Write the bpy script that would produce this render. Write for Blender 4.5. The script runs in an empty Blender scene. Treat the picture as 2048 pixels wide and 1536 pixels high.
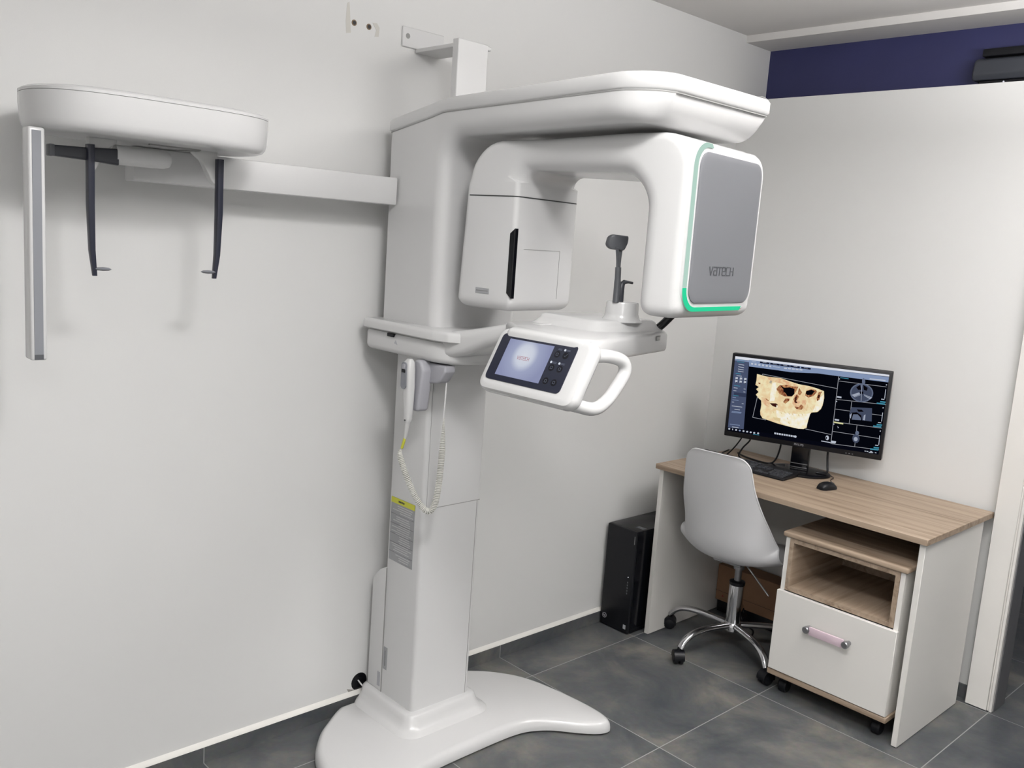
import bpy, bmesh, math, random
import numpy as np
from mathutils import Vector, Matrix
random.seed(7)
COL = bpy.context.scene.collection
PI = math.pi
# ------------------------------------------------------------------ materials
def lin(c):
    c = c / 255.0
    return c / 12.92 if c <= 0.04045 else ((c + 0.055) / 1.055) ** 2.4
def rgb(r, g, b): return (lin(r), lin(g), lin(b), 1.0)
def new_mat(name):
    m = bpy.data.materials.new(name); m.use_nodes = True
    return m, m.node_tree, m.node_tree.nodes['Principled BSDF']
def mat(name, col, rough=0.5, metal=0.0, spec=0.5, bump=0.0, bscale=200.0, coat=0.0, var=0.0, vscale=3.0):
    m, nt, b = new_mat(name)
    b.inputs['Base Color'].default_value = rgb(*col)
    b.inputs['Roughness'].default_value = rough
    b.inputs['Metallic'].default_value = metal
    b.inputs['Specular IOR Level'].default_value = spec
    b.inputs['Coat Weight'].default_value = coat
    tc = nt.nodes.new('ShaderNodeTexCoord')
    if bump:
        n = nt.nodes.new('ShaderNodeTexNoise'); n.inputs['Scale'].default_value = bscale
        n.inputs['Detail'].default_value = 3
        nt.links.new(tc.outputs['Object'], n.inputs['Vector'])
        bp = nt.nodes.new('ShaderNodeBump'); bp.inputs['Strength'].default_value = bump
        bp.inputs['Distance'].default_value = 0.002
        nt.links.new(n.outputs['Fac'], bp.inputs['Height']); nt.links.new(bp.outputs['Normal'], b.inputs['Normal'])
    if var:
        n = nt.nodes.new('ShaderNodeTexNoise'); n.inputs['Scale'].default_value = vscale
        n.inputs['Detail'].default_value = 4
        nt.links.new(tc.outputs['Object'], n.inputs['Vector'])
        r = nt.nodes.new('ShaderNodeValToRGB')
        a = rgb(*col)
        r.color_ramp.elements[0].position = 0.3; r.color_ramp.elements[1].position = 0.7
        r.color_ramp.elements[0].color = tuple(x * (1 - var) for x in a[:3]) + (1,)
        r.color_ramp.elements[1].color = tuple(min(1, x * (1 + var)) for x in a[:3]) + (1,)
        nt.links.new(n.outputs['Fac'], r.inputs['Fac']); nt.links.new(r.outputs['Color'], b.inputs['Base Color'])
    return m
def emat(name, col, strength=1.0, col2=None, scale=60.0):
    m = bpy.data.materials.new(name); m.use_nodes = True
    nt = m.node_tree; nt.nodes.clear()
    o = nt.nodes.new('ShaderNodeOutputMaterial'); e = nt.nodes.new('ShaderNodeEmission')
    e.inputs['Color'].default_value = rgb(*col); e.inputs['Strength'].default_value = strength
    if col2:
        tc = nt.nodes.new('ShaderNodeTexCoord'); n = nt.nodes.new('ShaderNodeTexNoise')
        n.inputs['Scale'].default_value = scale; n.inputs['Detail'].default_value = 5
        nt.links.new(tc.outputs['Object'], n.inputs['Vector'])
        r = nt.nodes.new('ShaderNodeValToRGB')
        r.color_ramp.elements[0].position = 0.38; r.color_ramp.elements[1].position = 0.62
        r.color_ramp.elements[0].color = rgb(*col); r.color_ramp.elements[1].color = rgb(*col2)
        nt.links.new(n.outputs['Fac'], r.inputs['Fac']); nt.links.new(r.outputs['Color'], e.inputs['Color'])
    nt.links.new(e.outputs[0], o.inputs[0])
    return m
GX, GY, T = -0.6521, -0.1912, 0.6
def mathn(nt, op, a, b=None, c=None):
    n = nt.nodes.new('ShaderNodeMath'); n.operation = op
    for i, v in enumerate((a, b, c)):
        if v is None: continue
        if isinstance(v, (int, float)): n.inputs[i].default_value = v
        else: nt.links.new(v, n.inputs[i])
    return n.outputs[0]
def tile_mat(name, xonly=False):
    m, nt, b = new_mat(name)
    tc = nt.nodes.new('ShaderNodeTexCoord'); sp = nt.nodes.new('ShaderNodeSeparateXYZ')
    nt.links.new(tc.outputs['Object'], sp.inputs[0])
    x = mathn(nt, 'SUBTRACT', sp.outputs[0], GX); y = mathn(nt, 'SUBTRACT', sp.outputs[1], GY)
    dx = mathn(nt, 'PINGPONG', x, T / 2); dy = mathn(nt, 'PINGPONG', y, T / 2)
    d = dx if xonly else mathn(nt, 'MINIMUM', dx, dy)
    g = mathn(nt, 'LESS_THAN', d, 0.0016)
    ix = mathn(nt, 'FLOOR', mathn(nt, 'DIVIDE', x, T)); iy = mathn(nt, 'FLOOR', mathn(nt, 'DIVIDE', y, T))
    cmb = nt.nodes.new('ShaderNodeCombineXYZ'); nt.links.new(ix, cmb.inputs[0]); nt.links.new(iy, cmb.inputs[1])
    wn = nt.nodes.new('ShaderNodeTexWhiteNoise'); nt.links.new(cmb.outputs[0], wn.inputs['Vector'])
    off = nt.nodes.new('ShaderNodeVectorMath'); off.operation = 'MULTIPLY_ADD'
    off.inputs[1].default_value = (9, 9, 9)
    nt.links.new(wn.outputs['Color'], off.inputs[0]); nt.links.new(tc.outputs['Object'], off.inputs[2])
    n1 = nt.nodes.new('ShaderNodeTexNoise'); n1.inputs['Scale'].default_value = 3.2; n1.inputs['Detail'].default_value = 7
    n1.inputs['Roughness'].default_value = 0.62; n1.inputs['Distortion'].default_value = 0.5
    nt.links.new(off.outputs[0], n1.inputs['Vector'])
    r = nt.nodes.new('ShaderNodeValToRGB'); e = r.color_ramp.elements
    e[0].position = 0.32; e[0].color = rgb(70, 74, 79)
    e[1].position = 0.72; e[1].color = rgb(132, 129, 121)
    k = r.color_ramp.elements.new(0.5); k.color = rgb(93, 95, 96)
    nt.links.new(n1.outputs['Fac'], r.inputs['Fac'])
    n2 = nt.nodes.new('ShaderNodeTexNoise'); n2.inputs['Scale'].default_value = 60; n2.inputs['Detail'].default_value = 4
    nt.links.new(off.outputs[0], n2.inputs['Vector'])
    mx = nt.nodes.new('ShaderNodeMix'); mx.data_type = 'RGBA'; mx.blend_type = 'MULTIPLY'; mx.inputs[0].default_value = 0.25
    nt.links.new(r.outputs[0], mx.inputs[6]); nt.links.new(n2.outputs['Color'], mx.inputs[7])
    mg = nt.nodes.new('ShaderNodeMix'); mg.data_type = 'RGBA'
    nt.links.new(g, mg.inputs[0]); nt.links.new(mx.outputs[2], mg.inputs[6]); mg.inputs[7].default_value = rgb(150, 152, 150)
    nt.links.new(mg.outputs[2], b.inputs['Base Color'])
    b.inputs['Roughness'].default_value = 0.45; b.inputs['Specular IOR Level'].default_value = 0.4
    bp = nt.nodes.new('ShaderNodeBump'); bp.inputs['Strength'].default_value = 0.12; bp.inputs['Distance'].default_value = 0.002
    nt.links.new(n2.outputs['Fac'], bp.inputs['Height']); nt.links.new(bp.outputs['Normal'], b.inputs['Normal'])
    return m
def wood_mat(name, along='Y', dark=1.0):
    m, nt, b = new_mat(name)
    tc = nt.nodes.new('ShaderNodeTexCoord'); mp = nt.nodes.new('ShaderNodeMapping')
    s = {'X': (1.2, 22, 22), 'Y': (22, 1.2, 22), 'Z': (22, 22, 1.2)}[along]
    mp.inputs['Scale'].default_value = s
    nt.links.new(tc.outputs['Object'], mp.inputs[0])
    n = nt.nodes.new('ShaderNodeTexNoise'); n.inputs['Scale'].default_value = 1.6; n.inputs['Detail'].default_value = 8
    n.inputs['Roughness'].default_value = 0.6; n.inputs['Distortion'].default_value = 0.8
    nt.links.new(mp.outputs[0], n.inputs['Vector'])
    r = nt.nodes.new('ShaderNodeValToRGB'); e = r.color_ramp.elements
    e[0].position = 0.3; e[0].color = rgb(122 * dark, 104 * dark, 87 * dark)
    e[1].position = 0.7; e[1].color = rgb(170 * dark, 152 * dark, 133 * dark)
    k = e.new(0.48); k.color = rgb(154 * dark, 136 * dark, 118 * dark)
    nt.links.new(n.outputs['Fac'], r.inputs['Fac']); nt.links.new(r.outputs[0], b.inputs['Base Color'])
    b.inputs['Roughness'].default_value = 0.5; b.inputs['Specular IOR Level'].default_value = 0.35
    return m
# ------------------------------------------------------------------ mesh builder
class MB:
    def __init__(s): s.v = []; s.f = []
    def add(s, vs, fs):
        o = len(s.v); s.v += [tuple(map(float, p)) for p in vs]; s.f += [tuple(i + o for i in f) for f in fs]; return s
    def box(s, x0, x1, y0, y1, z0, z1, r=0.0, seg=3):
        bm = bmesh.new(); bmesh.ops.create_cube(bm, size=1)
        for v in bm.verts:
            v.co = Vector(((x0 + x1) / 2 + v.co.x * (x1 - x0), (y0 + y1) / 2 + v.co.y * (y1 - y0), (z0 + z1) / 2 + v.co.z * (z1 - z0)))
        if r: bmesh.ops.bevel(bm, geom=list(bm.edges), offset=r, segments=seg, profile=0.5, affect='EDGES')
        bm.verts.index_update()
        s.add([v.co for v in bm.verts], [[v.index for v in f.verts] for f in bm.faces]); bm.free(); return s
    def loft(s, secs, cap0=True, cap1=True, closed=True):
        n = len(secs[0]); vs = [p for q in secs for p in q]; fs = []
        for i in range(len(secs) - 1):
            for j in range(n if closed else n - 1):
                k = (j + 1) % n; fs.append((i * n + j, i * n + k, (i + 1) * n + k, (i + 1) * n + j))
        if cap0: fs.append(tuple(range(n))[::-1])
        if cap1: fs.append(tuple((len(secs) - 1) * n + j for j in range(n)))
        return s.add(vs, fs)
    def prism(s, prof, a0, a1, put, r0=0.0, r1=0.0, seg=4, rs=None, flatcap=False):
        """prof: CCW list of 2-D points; put(p, q, a) -> 3-D; ends rounded by r0 / r1 (rs: per-vertex factors)"""
        nrm = offs(prof); rs = rs or [1.0] * len(prof); secs = []
        sg = 1 if a1 > a0 else -1
        def flatr(a, ins): return [put(p[0] - n[0] * (ins * k + 0.004), p[1] - n[1] * (ins * k + 0.004), a) for p, n, k in zip(prof, nrm, rs)]
        def ring(a, ins): return [put(p[0] - n[0] * ins * k, p[1] - n[1] * ins * k, a) for p, n, k in zip(prof, nrm, rs)]
        if r0 and flatcap: secs.append(flatr(a0, r0))
        if r0:
            for i in range(seg + 1):
                t = PI / 2 * (1 - i / seg); secs.append(ring(a0 + sg * r0 * (1 - math.sin(t)), r0 * (1 - math.cos(t))))
        else: secs.append(ring(a0, 0))
        if r1:
            for i in range(seg + 1):
                t = PI / 2 * i / seg; secs.append(ring(a1 - sg * r1 * (1 - math.sin(t)), r1 * (1 - math.cos(t))))
        else: secs.append(ring(a1, 0))
        if r1 and flatcap: secs.append(flatr(a1, r1))
        return s.loft(secs)
    def tube(s, pts, r, n=10, closed=False, caps=True):
        pts = [Vector(p) for p in pts]; m = len(pts)
        rad = r if isinstance(r, (list, tuple)) else [r] * m
        tang = []
        for i in range(m):
            a = pts[i - 1] if (i or closed) else pts[i]; b = pts[(i + 1) % m] if (i < m - 1 or closed) else pts[i]
            tang.append((b - a).normalized())
        up = Vector((0, 0, 1)) if abs(tang[0].z) < 0.9 else Vector((1, 0, 0))
        nv = (up - tang[0] * up.dot(tang[0])).normalized(); secs = []
        for i in range(m):
            nv = (nv - tang[i] * nv.dot(tang[i])).normalized(); bv = tang[i].cross(nv)
            secs.append([pts[i] + (nv * math.cos(2 * PI * j / n) + bv * math.sin(2 * PI * j / n)) * rad[i] for j in range(n)])
        if closed: secs.append(secs[0]); return s.loft(secs, False, False)
        return s.loft(secs, caps, caps)
    def lathe(s, prof, c=(0, 0, 0), axis='z', n=24, sx=1.0, sy=1.0, a0=0.0, a1=2 * PI):
        secs = []; full = abs(a1 - a0 - 2 * PI) < 1e-6
        for r, h in prof:
            ring = []
            for j in range(n if full else n + 1):
                t = a0 + (a1 - a0) * j / n; p, q = r * math.cos(t) * sx, r * math.sin(t) * sy
                v = {'z': (p, q, h), 'x': (h, p, q), 'y': (p, h, q)}[axis]
                ring.append((c[0] + v[0], c[1] + v[1], c[2] + v[2]))
            secs.append(ring)
        return s.loft(secs, True, True, closed=full)
    def flat(s, loop): return s.add(loop, [tuple(range(len(loop)))])
    def slab(s, loop, d):
        d = Vector(d); a = [Vector(p) for p in loop]; return s.loft([a, [p + d for p in a]])
    def xf(s, M): s.v = [tuple(M @ Vector(p)) for p in s.v]; return s
    def warp(s, f): s.v = [tuple(f(*p)) for p in s.v]; return s
    def build(s, name, m, parent=None, label=None, sharp=38, smooth=True, wn=False):
        o0 = Vector(ORG.get(parent.name, (0, 0, 0))) if parent else Vector((0, 0, 0))
        bm = bmesh.new(); vs = [bm.verts.new(Vector(p) - o0) for p in s.v]
        for f in s.f:
            try: bm.faces.new([vs[i] for i in f])
            except ValueError: pass
        bmesh.ops.remove_doubles(bm, verts=bm.verts, dist=1e-6)
        bmesh.ops.recalc_face_normals(bm, faces=bm.faces)
        big = [f for f in bm.faces if len(f.verts) > 4]
        if big: bmesh.ops.triangulate(bm, faces=big)
        if smooth:
            for f in bm.faces: f.smooth = True
            for e in bm.edges:
                e.smooth = len(e.link_faces) == 2 and e.calc_face_angle(0) < math.radians(sharp)
        me = bpy.data.meshes.new(name); bm.to_mesh(me); bm.free()
        me.materials.append(m)
        o = bpy.data.objects.new(name, me); COL.objects.link(o)
        if parent: o.parent = parent
        ORG[o.name] = tuple(o0)
        if wn:
            md = o.modifiers.new('weighted', 'WEIGHTED_NORMAL'); md.keep_sharp = True; md.weight = 80
        if label: o['label'] = label
        return o
ORG = {}
def offs(prof):
    n = len(prof); out = []
    for i in range(n):
        a, b, c = prof[i - 1], prof[i], prof[(i + 1) % n]
        d1 = (b[0] - a[0], b[1] - a[1]); d2 = (c[0] - b[0], c[1] - b[1])
        l1 = math.hypot(*d1) or 1; l2 = math.hypot(*d2) or 1
        n1 = (d1[1] / l1, -d1[0] / l1); n2 = (d2[1] / l2, -d2[0] / l2)
        k = max(0.35, 1 + n1[0] * n2[0] + n1[1] * n2[1]); out.append(((n1[0] + n2[0]) / k, (n1[1] + n2[1]) / k))
    return out
def area(p): return sum(p[i - 1][0] * p[i][1] - p[i][0] * p[i - 1][1] for i in range(len(p))) / 2
def rpoly(pts, seg=6):
    """pts: (x, y, radius) CCW or CW -> rounded polygon, returned CCW"""
    out = []; n = len(pts)
    for i in range(n):
        a, b, c = pts[i - 1], pts[i], pts[(i + 1) % n]; r = b[2] if len(b) > 2 else 0
        if not r: out.append((b[0], b[1])); continue
        u = Vector((a[0] - b[0], a[1] - b[1])); w = Vector((c[0] - b[0], c[1] - b[1])); lu, lw = u.length, w.length
        u.normalize(); w.normalize(); ang = u.angle(w); t = min(r / math.tan(ang / 2), lu * 0.49, lw * 0.49); rr = t * math.tan(ang / 2)
        bis = (u + w).normalized(); ctr = Vector((b[0], b[1])) + bis * (rr / math.sin(ang / 2))
        p0 = Vector((b[0], b[1])) + u * t - ctr; p1 = Vector((b[0], b[1])) + w * t - ctr
        a0 = math.atan2(p0.y, p0.x); d = math.atan2(p1.y, p1.x) - a0
        while d > PI: d -= 2 * PI
        while d < -PI: d += 2 * PI
        for k in range(seg + 1): out.append((ctr.x + rr * math.cos(a0 + d * k / seg), ctr.y + rr * math.sin(a0 + d * k / seg)))
    if area(out) < 0: out.reverse()
    return out
def rrect(x0, x1, y0, y1, r, seg=5): return rpoly([(x0, y0, r), (x1, y0, r), (x1, y1, r), (x0, y1, r)], seg)
def spline(pts, n=8, closed=False):
    pts = [Vector(p) for p in pts]; out = []; m = len(pts)
    for i in range(m if closed else m - 1):
        if closed: p0, p1, p2, p3 = pts[i - 1], pts[i], pts[(i + 1) % m], pts[(i + 2) % m]
        else: p0, p1, p2, p3 = pts[max(i - 1, 0)], pts[i], pts[i + 1], pts[min(i + 2, m - 1)]
        for k in range(n):
            t = k / n
            out.append(0.5 * ((2 * p1) + (p2 - p0) * t + (2 * p0 - 5 * p1 + 4 * p2 - p3) * t * t + (3 * p1 - p0 - 3 * p2 + p3) * t ** 3))
    if not closed: out.append(pts[-1])
    return out
def thing(name, label, cat, loc=(0, 0, 0), group=None):
    o = bpy.data.objects.new(name, None); COL.objects.link(o); o.location = loc; o.empty_display_size = 0.1
    o['label'] = label; o['category'] = cat
    if group: o['group'] = group
    ORG[o.name] = tuple(loc); return o
def tag(o, label, cat, group=None):
    o['label'] = label; o['category'] = cat
    if group: o['group'] = group
    return o
def struct(o): o['kind'] = 'structure'; return o
XY = lambda p, q, a: (p, q, a)          # profile in plan, extruded in z
YZ = lambda p, q, a: (a, p, q)          # profile in y-z, extruded in x
XZ = lambda p, q, a: (p, a, q)          # profile in x-z, extruded in y
# strokes lettering: letters on a 4 x 6 grid
GLY = {'V': [[(0, 6), (1.7, 0), (3.6, 6)]], 'a': [[(0.3, 6), (3.1, 6), (3.6, 5.5), (3.6, 0), (0.7, 0), (0.2, 0.5), (0.2, 2.8), (0.7, 3.3), (3.6, 3.3)]],
       'T': [[(0, 6), (3.8, 6)], [(1.9, 6), (1.9, 0)]], 'e': [[(0.2, 3.0), (3.6, 3.0), (3.6, 5.5), (3.1, 6), (0.7, 6), (0.2, 5.5), (0.2, 0.5), (0.7, 0), (3.5, 0)]],
       'C': [[(3.6, 6), (0.7, 6), (0.2, 5.5), (0.2, 0.5), (0.7, 0), (3.6, 0)]], 'H': [[(0.2, 6), (0.2, 0)], [(3.6, 6), (3.6, 0)], [(0.2, 3), (3.6, 3)]],
       'P': [[(0.3, 0), (0.3, 6), (3.2, 6), (3.6, 5.5), (3.6, 3.4), (3.2, 3), (0.3, 3)]], 'I': [[(1.8, 0), (1.8, 6)]], 'L': [[(0.3, 6), (0.3, 0), (3.5, 0)]],
       'S': [[(3.5, 6), (0.6, 6), (0.2, 5.5), (0.2, 3.4), (0.6, 3), (3.2, 3), (3.6, 2.6), (3.6, 0.5), (3.2, 0), (0.2, 0)]],
       'h': [[(0.6, 8), (0.6, 0)], [(0.6, 4.6), (2.8, 4.6), (3.3, 4), (3.3, 0)]], 'p': [[(0.6, 4.6), (0.6, -3)], [(0.6, 4.6), (2.8, 4.6), (3.3, 4), (3.3, 0.6), (2.8, 0), (0.6, 0)]]}
def text(mb, s, o, ux, uy, h, wt=0.9, adv=4.9, d=0.0006, wx=1.0):
    """flat stroke letters, height h, origin o, along ux with up uy; raised by d"""
    o = Vector(o); ux = Vector(ux).normalized(); uy = Vector(uy).normalized(); nz = ux.cross(uy) * d; k = h / 6.0
    for i, ch in enumerate(s):
        for st in GLY.get(ch, []):
            for j in range(len(st) - 1):
                a, b = Vector(st[j]), Vector(st[j + 1]); t = (b - a).normalized(); n = Vector((-t.y, t.x)) * wt / 2
                a2, b2 = a - t * wt * 0.35, b + t * wt * 0.35
                lp = [a2 + n, b2 + n, b2 - n, a2 - n]
                mb.slab([o + ux * (p.x + i * adv) * k * wx + uy * p.y * k for p in lp], nz)
    return mb
# ------------------------------------------------------------------ material set
M_wall = mat('wall_paint', (211, 211, 210), 0.75, spec=0.25, bump=0.06, bscale=350)
M_ceil = mat('ceiling_paint', (206, 204, 202), 0.85, spec=0.2)
M_bead = mat('white_filler', (222, 220, 215), 0.6)
M_navy = mat('navy_paint', (48, 50, 92), 0.5, var=0.06, vscale=6)
M_tile = tile_mat('slate_tile'); M_skirt = tile_mat('slate_skirting', True)
M_gloss = mat('white_gloss_plastic', (198, 198, 198), 0.26, spec=0.5, coat=0.15)
M_plast = mat('white_plastic', (202, 202, 202), 0.42)
M_plast2 = mat('offwhite_plastic', (196, 196, 195), 0.5)
M_gap = mat('dark_seam', (52, 54, 54), 0.8)
M_line = mat('grey_seam', (142, 142, 140), 0.7)
M_grey = mat('grey_plastic', (126, 128, 134), 0.5)
M_lgrey = mat('light_grey_plastic', (160, 160, 166), 0.5)
M_dgrey = mat('dark_grey_plastic', (78, 80, 84), 0.45)
M_charc = mat('charcoal_plastic', (52, 54, 60), 0.4)
M_black = mat('black_plastic', (15, 16, 21), 0.4, spec=0.35)
M_blackg = mat('black_gloss', (10, 11, 16), 0.18, spec=0.4)
M_navyblk = mat('blue_black_plastic', (30, 33, 48), 0.3)
M_panel = mat('silver_grey_panel', (124, 125, 130), 0.42, metal=0.35)
M_ink = mat('logo_ink', (74, 76, 80), 0.5)
M_chrome = mat('chrome', (205, 205, 208), 0.12, metal=1.0)
M_steel = mat('satin_steel', (150, 150, 153), 0.32, metal=0.9)
M_lam = mat('white_laminate', (216, 214, 210), 0.45)
M_woodY = wood_mat('light_oak', 'Y'); M_woodX = wood_mat('light_oak_side', 'X'); M_woodZ = wood_mat('light_oak_upright', 'Z')
M_shell = mat('white_chair_plastic', (205, 205, 207), 0.38)
M_card = mat('brown_cardboard', (142, 108, 82), 0.85, var=0.08, vscale=9)
M_yel = mat('yellow_label', (196, 196, 66), 0.6)
M_label = mat('grey_label', (150, 151, 153), 0.6)
M_labtx = mat('label_print', (186, 187, 188), 0.6)
M_labdk = mat('label_rule', (118, 119, 121), 0.6)
M_coil = mat('ivory_cord', (205, 204, 198), 0.5)
M_pink = mat('pinkish_clear_bar', (206, 186, 196), 0.3)
# ------------------------------------------------------------------ room shell
CEIL = 2.566; SOFF = 2.536; PZ = 2.2876; XL = -4.9; YF = -4.4; NX = 0.2
struct(MB().box(XL, 1.8, YF, 0.15, -0.08, 0).build('floor', M_tile))
struct(MB().box(XL, 0.0, YF, 0.15, CEIL, CEIL + 0.1).build('ceiling', M_ceil))
struct(MB().box(0.0, 1.8, YF, 0.15, SOFF, CEIL + 0.1).build('trim_1', M_ceil))
struct(MB().box(XL, 1.8, 0.0, 0.15, 0, CEIL).build('wall_back', M_wall))
struct(MB().box(XL - 0.12, XL, YF, 0.15, 0, CEIL).build('wall_left', M_wall))
struct(MB().box(XL, 1.8, YF - 0.12, YF, 0, CEIL).build('wall_front', M_wall))
w = MB().box(0, 0.06, -1.385, 0.0, 0, PZ).box(0, 0.06, YF, -2.35, 0, PZ).box(0, 0.06, -2.35, -1.385, 2.12, PZ)
struct(w.build('wall_right', M_wall))
w = MB().box(NX, NX + 0.1, YF, 0.0, 2.12, SOFF).box(1.55, 1.65, YF, 0.0, 0, 2.12).box(NX + 0.1, 1.65, YF, 0, 2.12, 2.2)
struct(w.build('wall_far', M_navy))
struct(MB().box(-4.9, 0.0, -0.010, 0.0, 0, 0.0522).build('baseboard_back', M_skirt))
struct(MB().box(-0.010, 0.0, -1.305, -0.01, 0, 0.0522).build('baseboard_right', M_skirt))
struct(MB().prism([(-0.012, 0.0522), (0, 0.0522), (0, 0.066), (-0.003, 0.065), (-0.010, 0.057)], -4.9, -0.3, YZ).build('trim_2', M_bead))
# door casing at the partition's end
w = MB().box(-0.046, 0.0, -1.383, -1.3046, 0.002, 2.12, 0.002, 1).box(-0.040, 0.0, -1.390, -1.383, 0.002, 2.12)
w.box(-0.046, 0.075, -1.400, -1.390, 0.002, 2.12, 0.001, 1)
struct(w.build('trim_3', M_lam))
struct(MB().box(-0.030, 0.080, -1.4040, -1.4002, 0.002, 2.12).build('trim_4', mat('dark_reveal', (92, 92, 95), 0.6)))
# air conditioner on the navy wall above the partition
t = thing('air_conditioner', 'dark grey wall unit on the navy wall above the partition, by the right picture edge', 'air conditioner', (0.19, -1.3, 2.3))
pr = rpoly([(0.199, 2.318), (0.199, 2.405), (0.13, 2.405, 0.012), (0.095, 2.393, 0.02), (0.085, 2.34, 0.02), (0.095, 2.318, 0.006)])
MB().prism(pr, -1.78, -0.945, XZ, 0.012, 0.012).build('casing', mat('graphite_plastic', (56, 59, 66), 0.45), t)
MB().box(0.100, 0.165, -1.77, -0.97, 2.405, 2.433, 0.004, 2).build('top_grille', M_black, t)
MB().box(0.100, 0.160, -1.75, -0.97, 2.285, 2.318, 0.003, 1).build('air_outlet', M_blackg, t)
MB().lathe([(0, -0.002), (0.003, -0.002), (0.003, 0.002), (0, 0.002)], (0.0995, -1.06, 2.309), 'x', 10).build('indicator_light', emat('led_white', (235, 235, 245), 0.8), t)
# screw holes with plaster smears high on the back wall
def screw_hole(x, z, lab, sm):
    t = thing('screw_hole', lab, 'screw hole', (x, 0, z), 'screw holes high on the back wall')
    MB().lathe([(0.0, -0.0016), (0.0062, -0.0016), (0.0088, -0.001), (0.0088, 0.0)], (x, 0, z), 'y', 18).build('rim', mat('brown_plug', (122, 104, 84), 0.8), t)
    MB().lathe([(0.0, -0.0022), (0.0056, -0.0022), (0.0060, -0.0012)], (x, 0, z), 'y', 14).build('hole', M_black, t)
    MB().slab([(x + p, -0.0007, z + q) for p, q in sm], (0, 0.0006, 0)).build('plaster_smear', mat('plaster', (196, 194, 188), 0.9), t)
screw_hole(-2.024, 2.205, 'left screw hole with a tall plaster smear, nearest the picture top', [(-0.026, 0.05), (-0.019, 0.055), (-0.014, 0.012), (-0.010, -0.03), (-0.026, -0.034), (-0.029, 0.0)])
screw_hole(-1.972, 2.204, 'right screw hole with a curved plaster smear, nearer the white wall bracket', [(0.012, 0.014), (0.028, 0.016), (0.038, 0.004), (0.036, -0.022), (0.022, -0.024), (0.026, -0.004)])
# cable hole low on the back wall
t = thing('cable_hole', 'black round cable hole with a white wire, low on the wall behind the column', 'cable hole', (-1.9, 0, 0.083))
MB().lathe([(0, -0.0015), (0.029, -0.0015), (0.031, 0.0)], (-1.9, 0, 0.092), 'y', 22).build('hole', M_blackg, t)
MB().tube(spline([(-1.905, -0.002, 0.098), (-1.905, -0.02, 0.092), (-1.90, -0.05, 0.078)], 5), 0.0025, 8).build('wire', M_plast, t)
MB().slab([(-1.948, -0.001, 0.078), (-1.932, -0.001, 0.072), (-1.915, -0.001, 0.066), (-1.905, -0.001, 0.058), (-1.92, -0.001, 0.054), (-1.94, -0.001, 0.062)], (0, 0.0008, 0)).build('broken_plaster', mat('raw_plaster', (150, 147, 142), 0.95, var=0.15, vscale=60), t)
# ------------------------------------------------------------------ the dental scanner
S = thing('dental_scanner', 'tall white dental X-ray scanner with lit grey front panel, screen and long side arm', 'dental scanner', (-1.77, -0.2, 0))
XC = -1.77
# base plate: two-winged foot
half = [(0.0, -0.022), (0.19, -0.022), (0.235, -0.03), (0.30, -0.075), (0.36, -0.125), (0.42, -0.205), (0.452, -0.29), (0.468, -0.38), (0.478, -0.47), (0.480, -0.55),
        (0.472, -0.605), (0.452, -0.633), (0.42, -0.632), (0.385, -0.610), (0.345, -0.572), (0.30, -0.523), (0.26, -0.493), (0.215, -0.472), (0.16, -0.462), (0.08, -0.459), (0.0, -0.459)]
hv = [Vector((h, y)) for h, y in half]
right = spline([(v.x, v.y, 0) for v in hv], 4)
outl = [(XC + p.x, p.y) for p in right] + [(XC - p.x, p.y) for p in right[-2:0:-1]]
if area(outl) < 0: outl.reverse()
nb = offs(outl)
def plan(ins, z): return [(p[0] - n[0] * ins, p[1] - n[1] * ins, z) for p, n in zip(outl, nb)]
base = MB().loft([plan(0.014, 0.0), plan(0.012, 0.006), plan(0.0, 0.008), plan(0.0, 0.018), plan(0.003, 0.030), plan(0.009, 0.039), plan(0.016, 0.0435), plan(0.024, 0.046)])
def rr(x0, x1, y0, y1, r, z): return [(p[0], p[1], z) for p in rrect(x0, x1, y0, y1, r, 5)]
cx0, cx1, cy0, cy1 = -1.904, -1.632, -0.296, -0.024
col_secs = []
for d, z in [(0.052, 0.040), (0.042, 0.0505), (0.030, 0.056), (0.020, 0.066), (0.013, 0.080), (0.008, 0.094), (0.003, 0.099), (-0.006, 0.100)]:
    col_secs.append(rr(cx0 - d, cx1 + d, cy0 - d, min(cy1 + d, -0.014), 0.03 + d * 0.6, z))
base.loft(col_secs)
base.build('base_plate', M_gloss, S)
# column
x0, x1, y0, y1 = -1.888, -1.651, -0.279, -0.11
col = MB().loft([[(p[0], p[1], z) for p in rpoly([(x0, y0, 0.013), (x1, y0, 0.013), (x1, y1, 0.004), (x0, y1, 0.004)], 4)] for z in (0.098, 1.30)])
cobj = col.build('column', M_plast, S)
MB().box(x0 + 0.012, x1 - 0.004, y0 - 0.0006, y0 + 0.002, 0.7695, 0.7715).build('panel_seam', M_line, cobj)
MB().box(x1 - 0.016, x1 - 0.0145, y0 - 0.0006, y0 + 0.002, 0.10, 0.7695).build('panel_seam', M_line, cobj)
MB().box(x0 + 0.014, x0 + 0.0150, y0 - 0.0006, y0 + 0.002, 0.7715, 1.22).build('panel_seam', M_line, cobj)
cov = MB().prism(rpoly([(-0.112, 0.10), (-0.112, 0.535), (-0.075, 0.515, 0.01), (-0.038, 0.475, 0.015), (-0.033, 0.10)]), x0 - 0.002, x1, YZ, 0.004, 0.004).build('rear_cover', M_plast, S)
MB().box(x0 - 0.0028, x0 + 0.001, -0.113, -0.1115, 0.10, 0.53).build('cover_seam', M_line, cov)
pl = MB().box(x0 - 0.0012, x0 + 0.001, -0.136, -0.117, 0.185, 0.262).build('name_plate', M_label, S)
MB().box(x0 - 0.0018, x0 + 0.001, -0.128, -0.124, 0.197, 0.25).build('print_line', M_labdk, pl)
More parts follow.
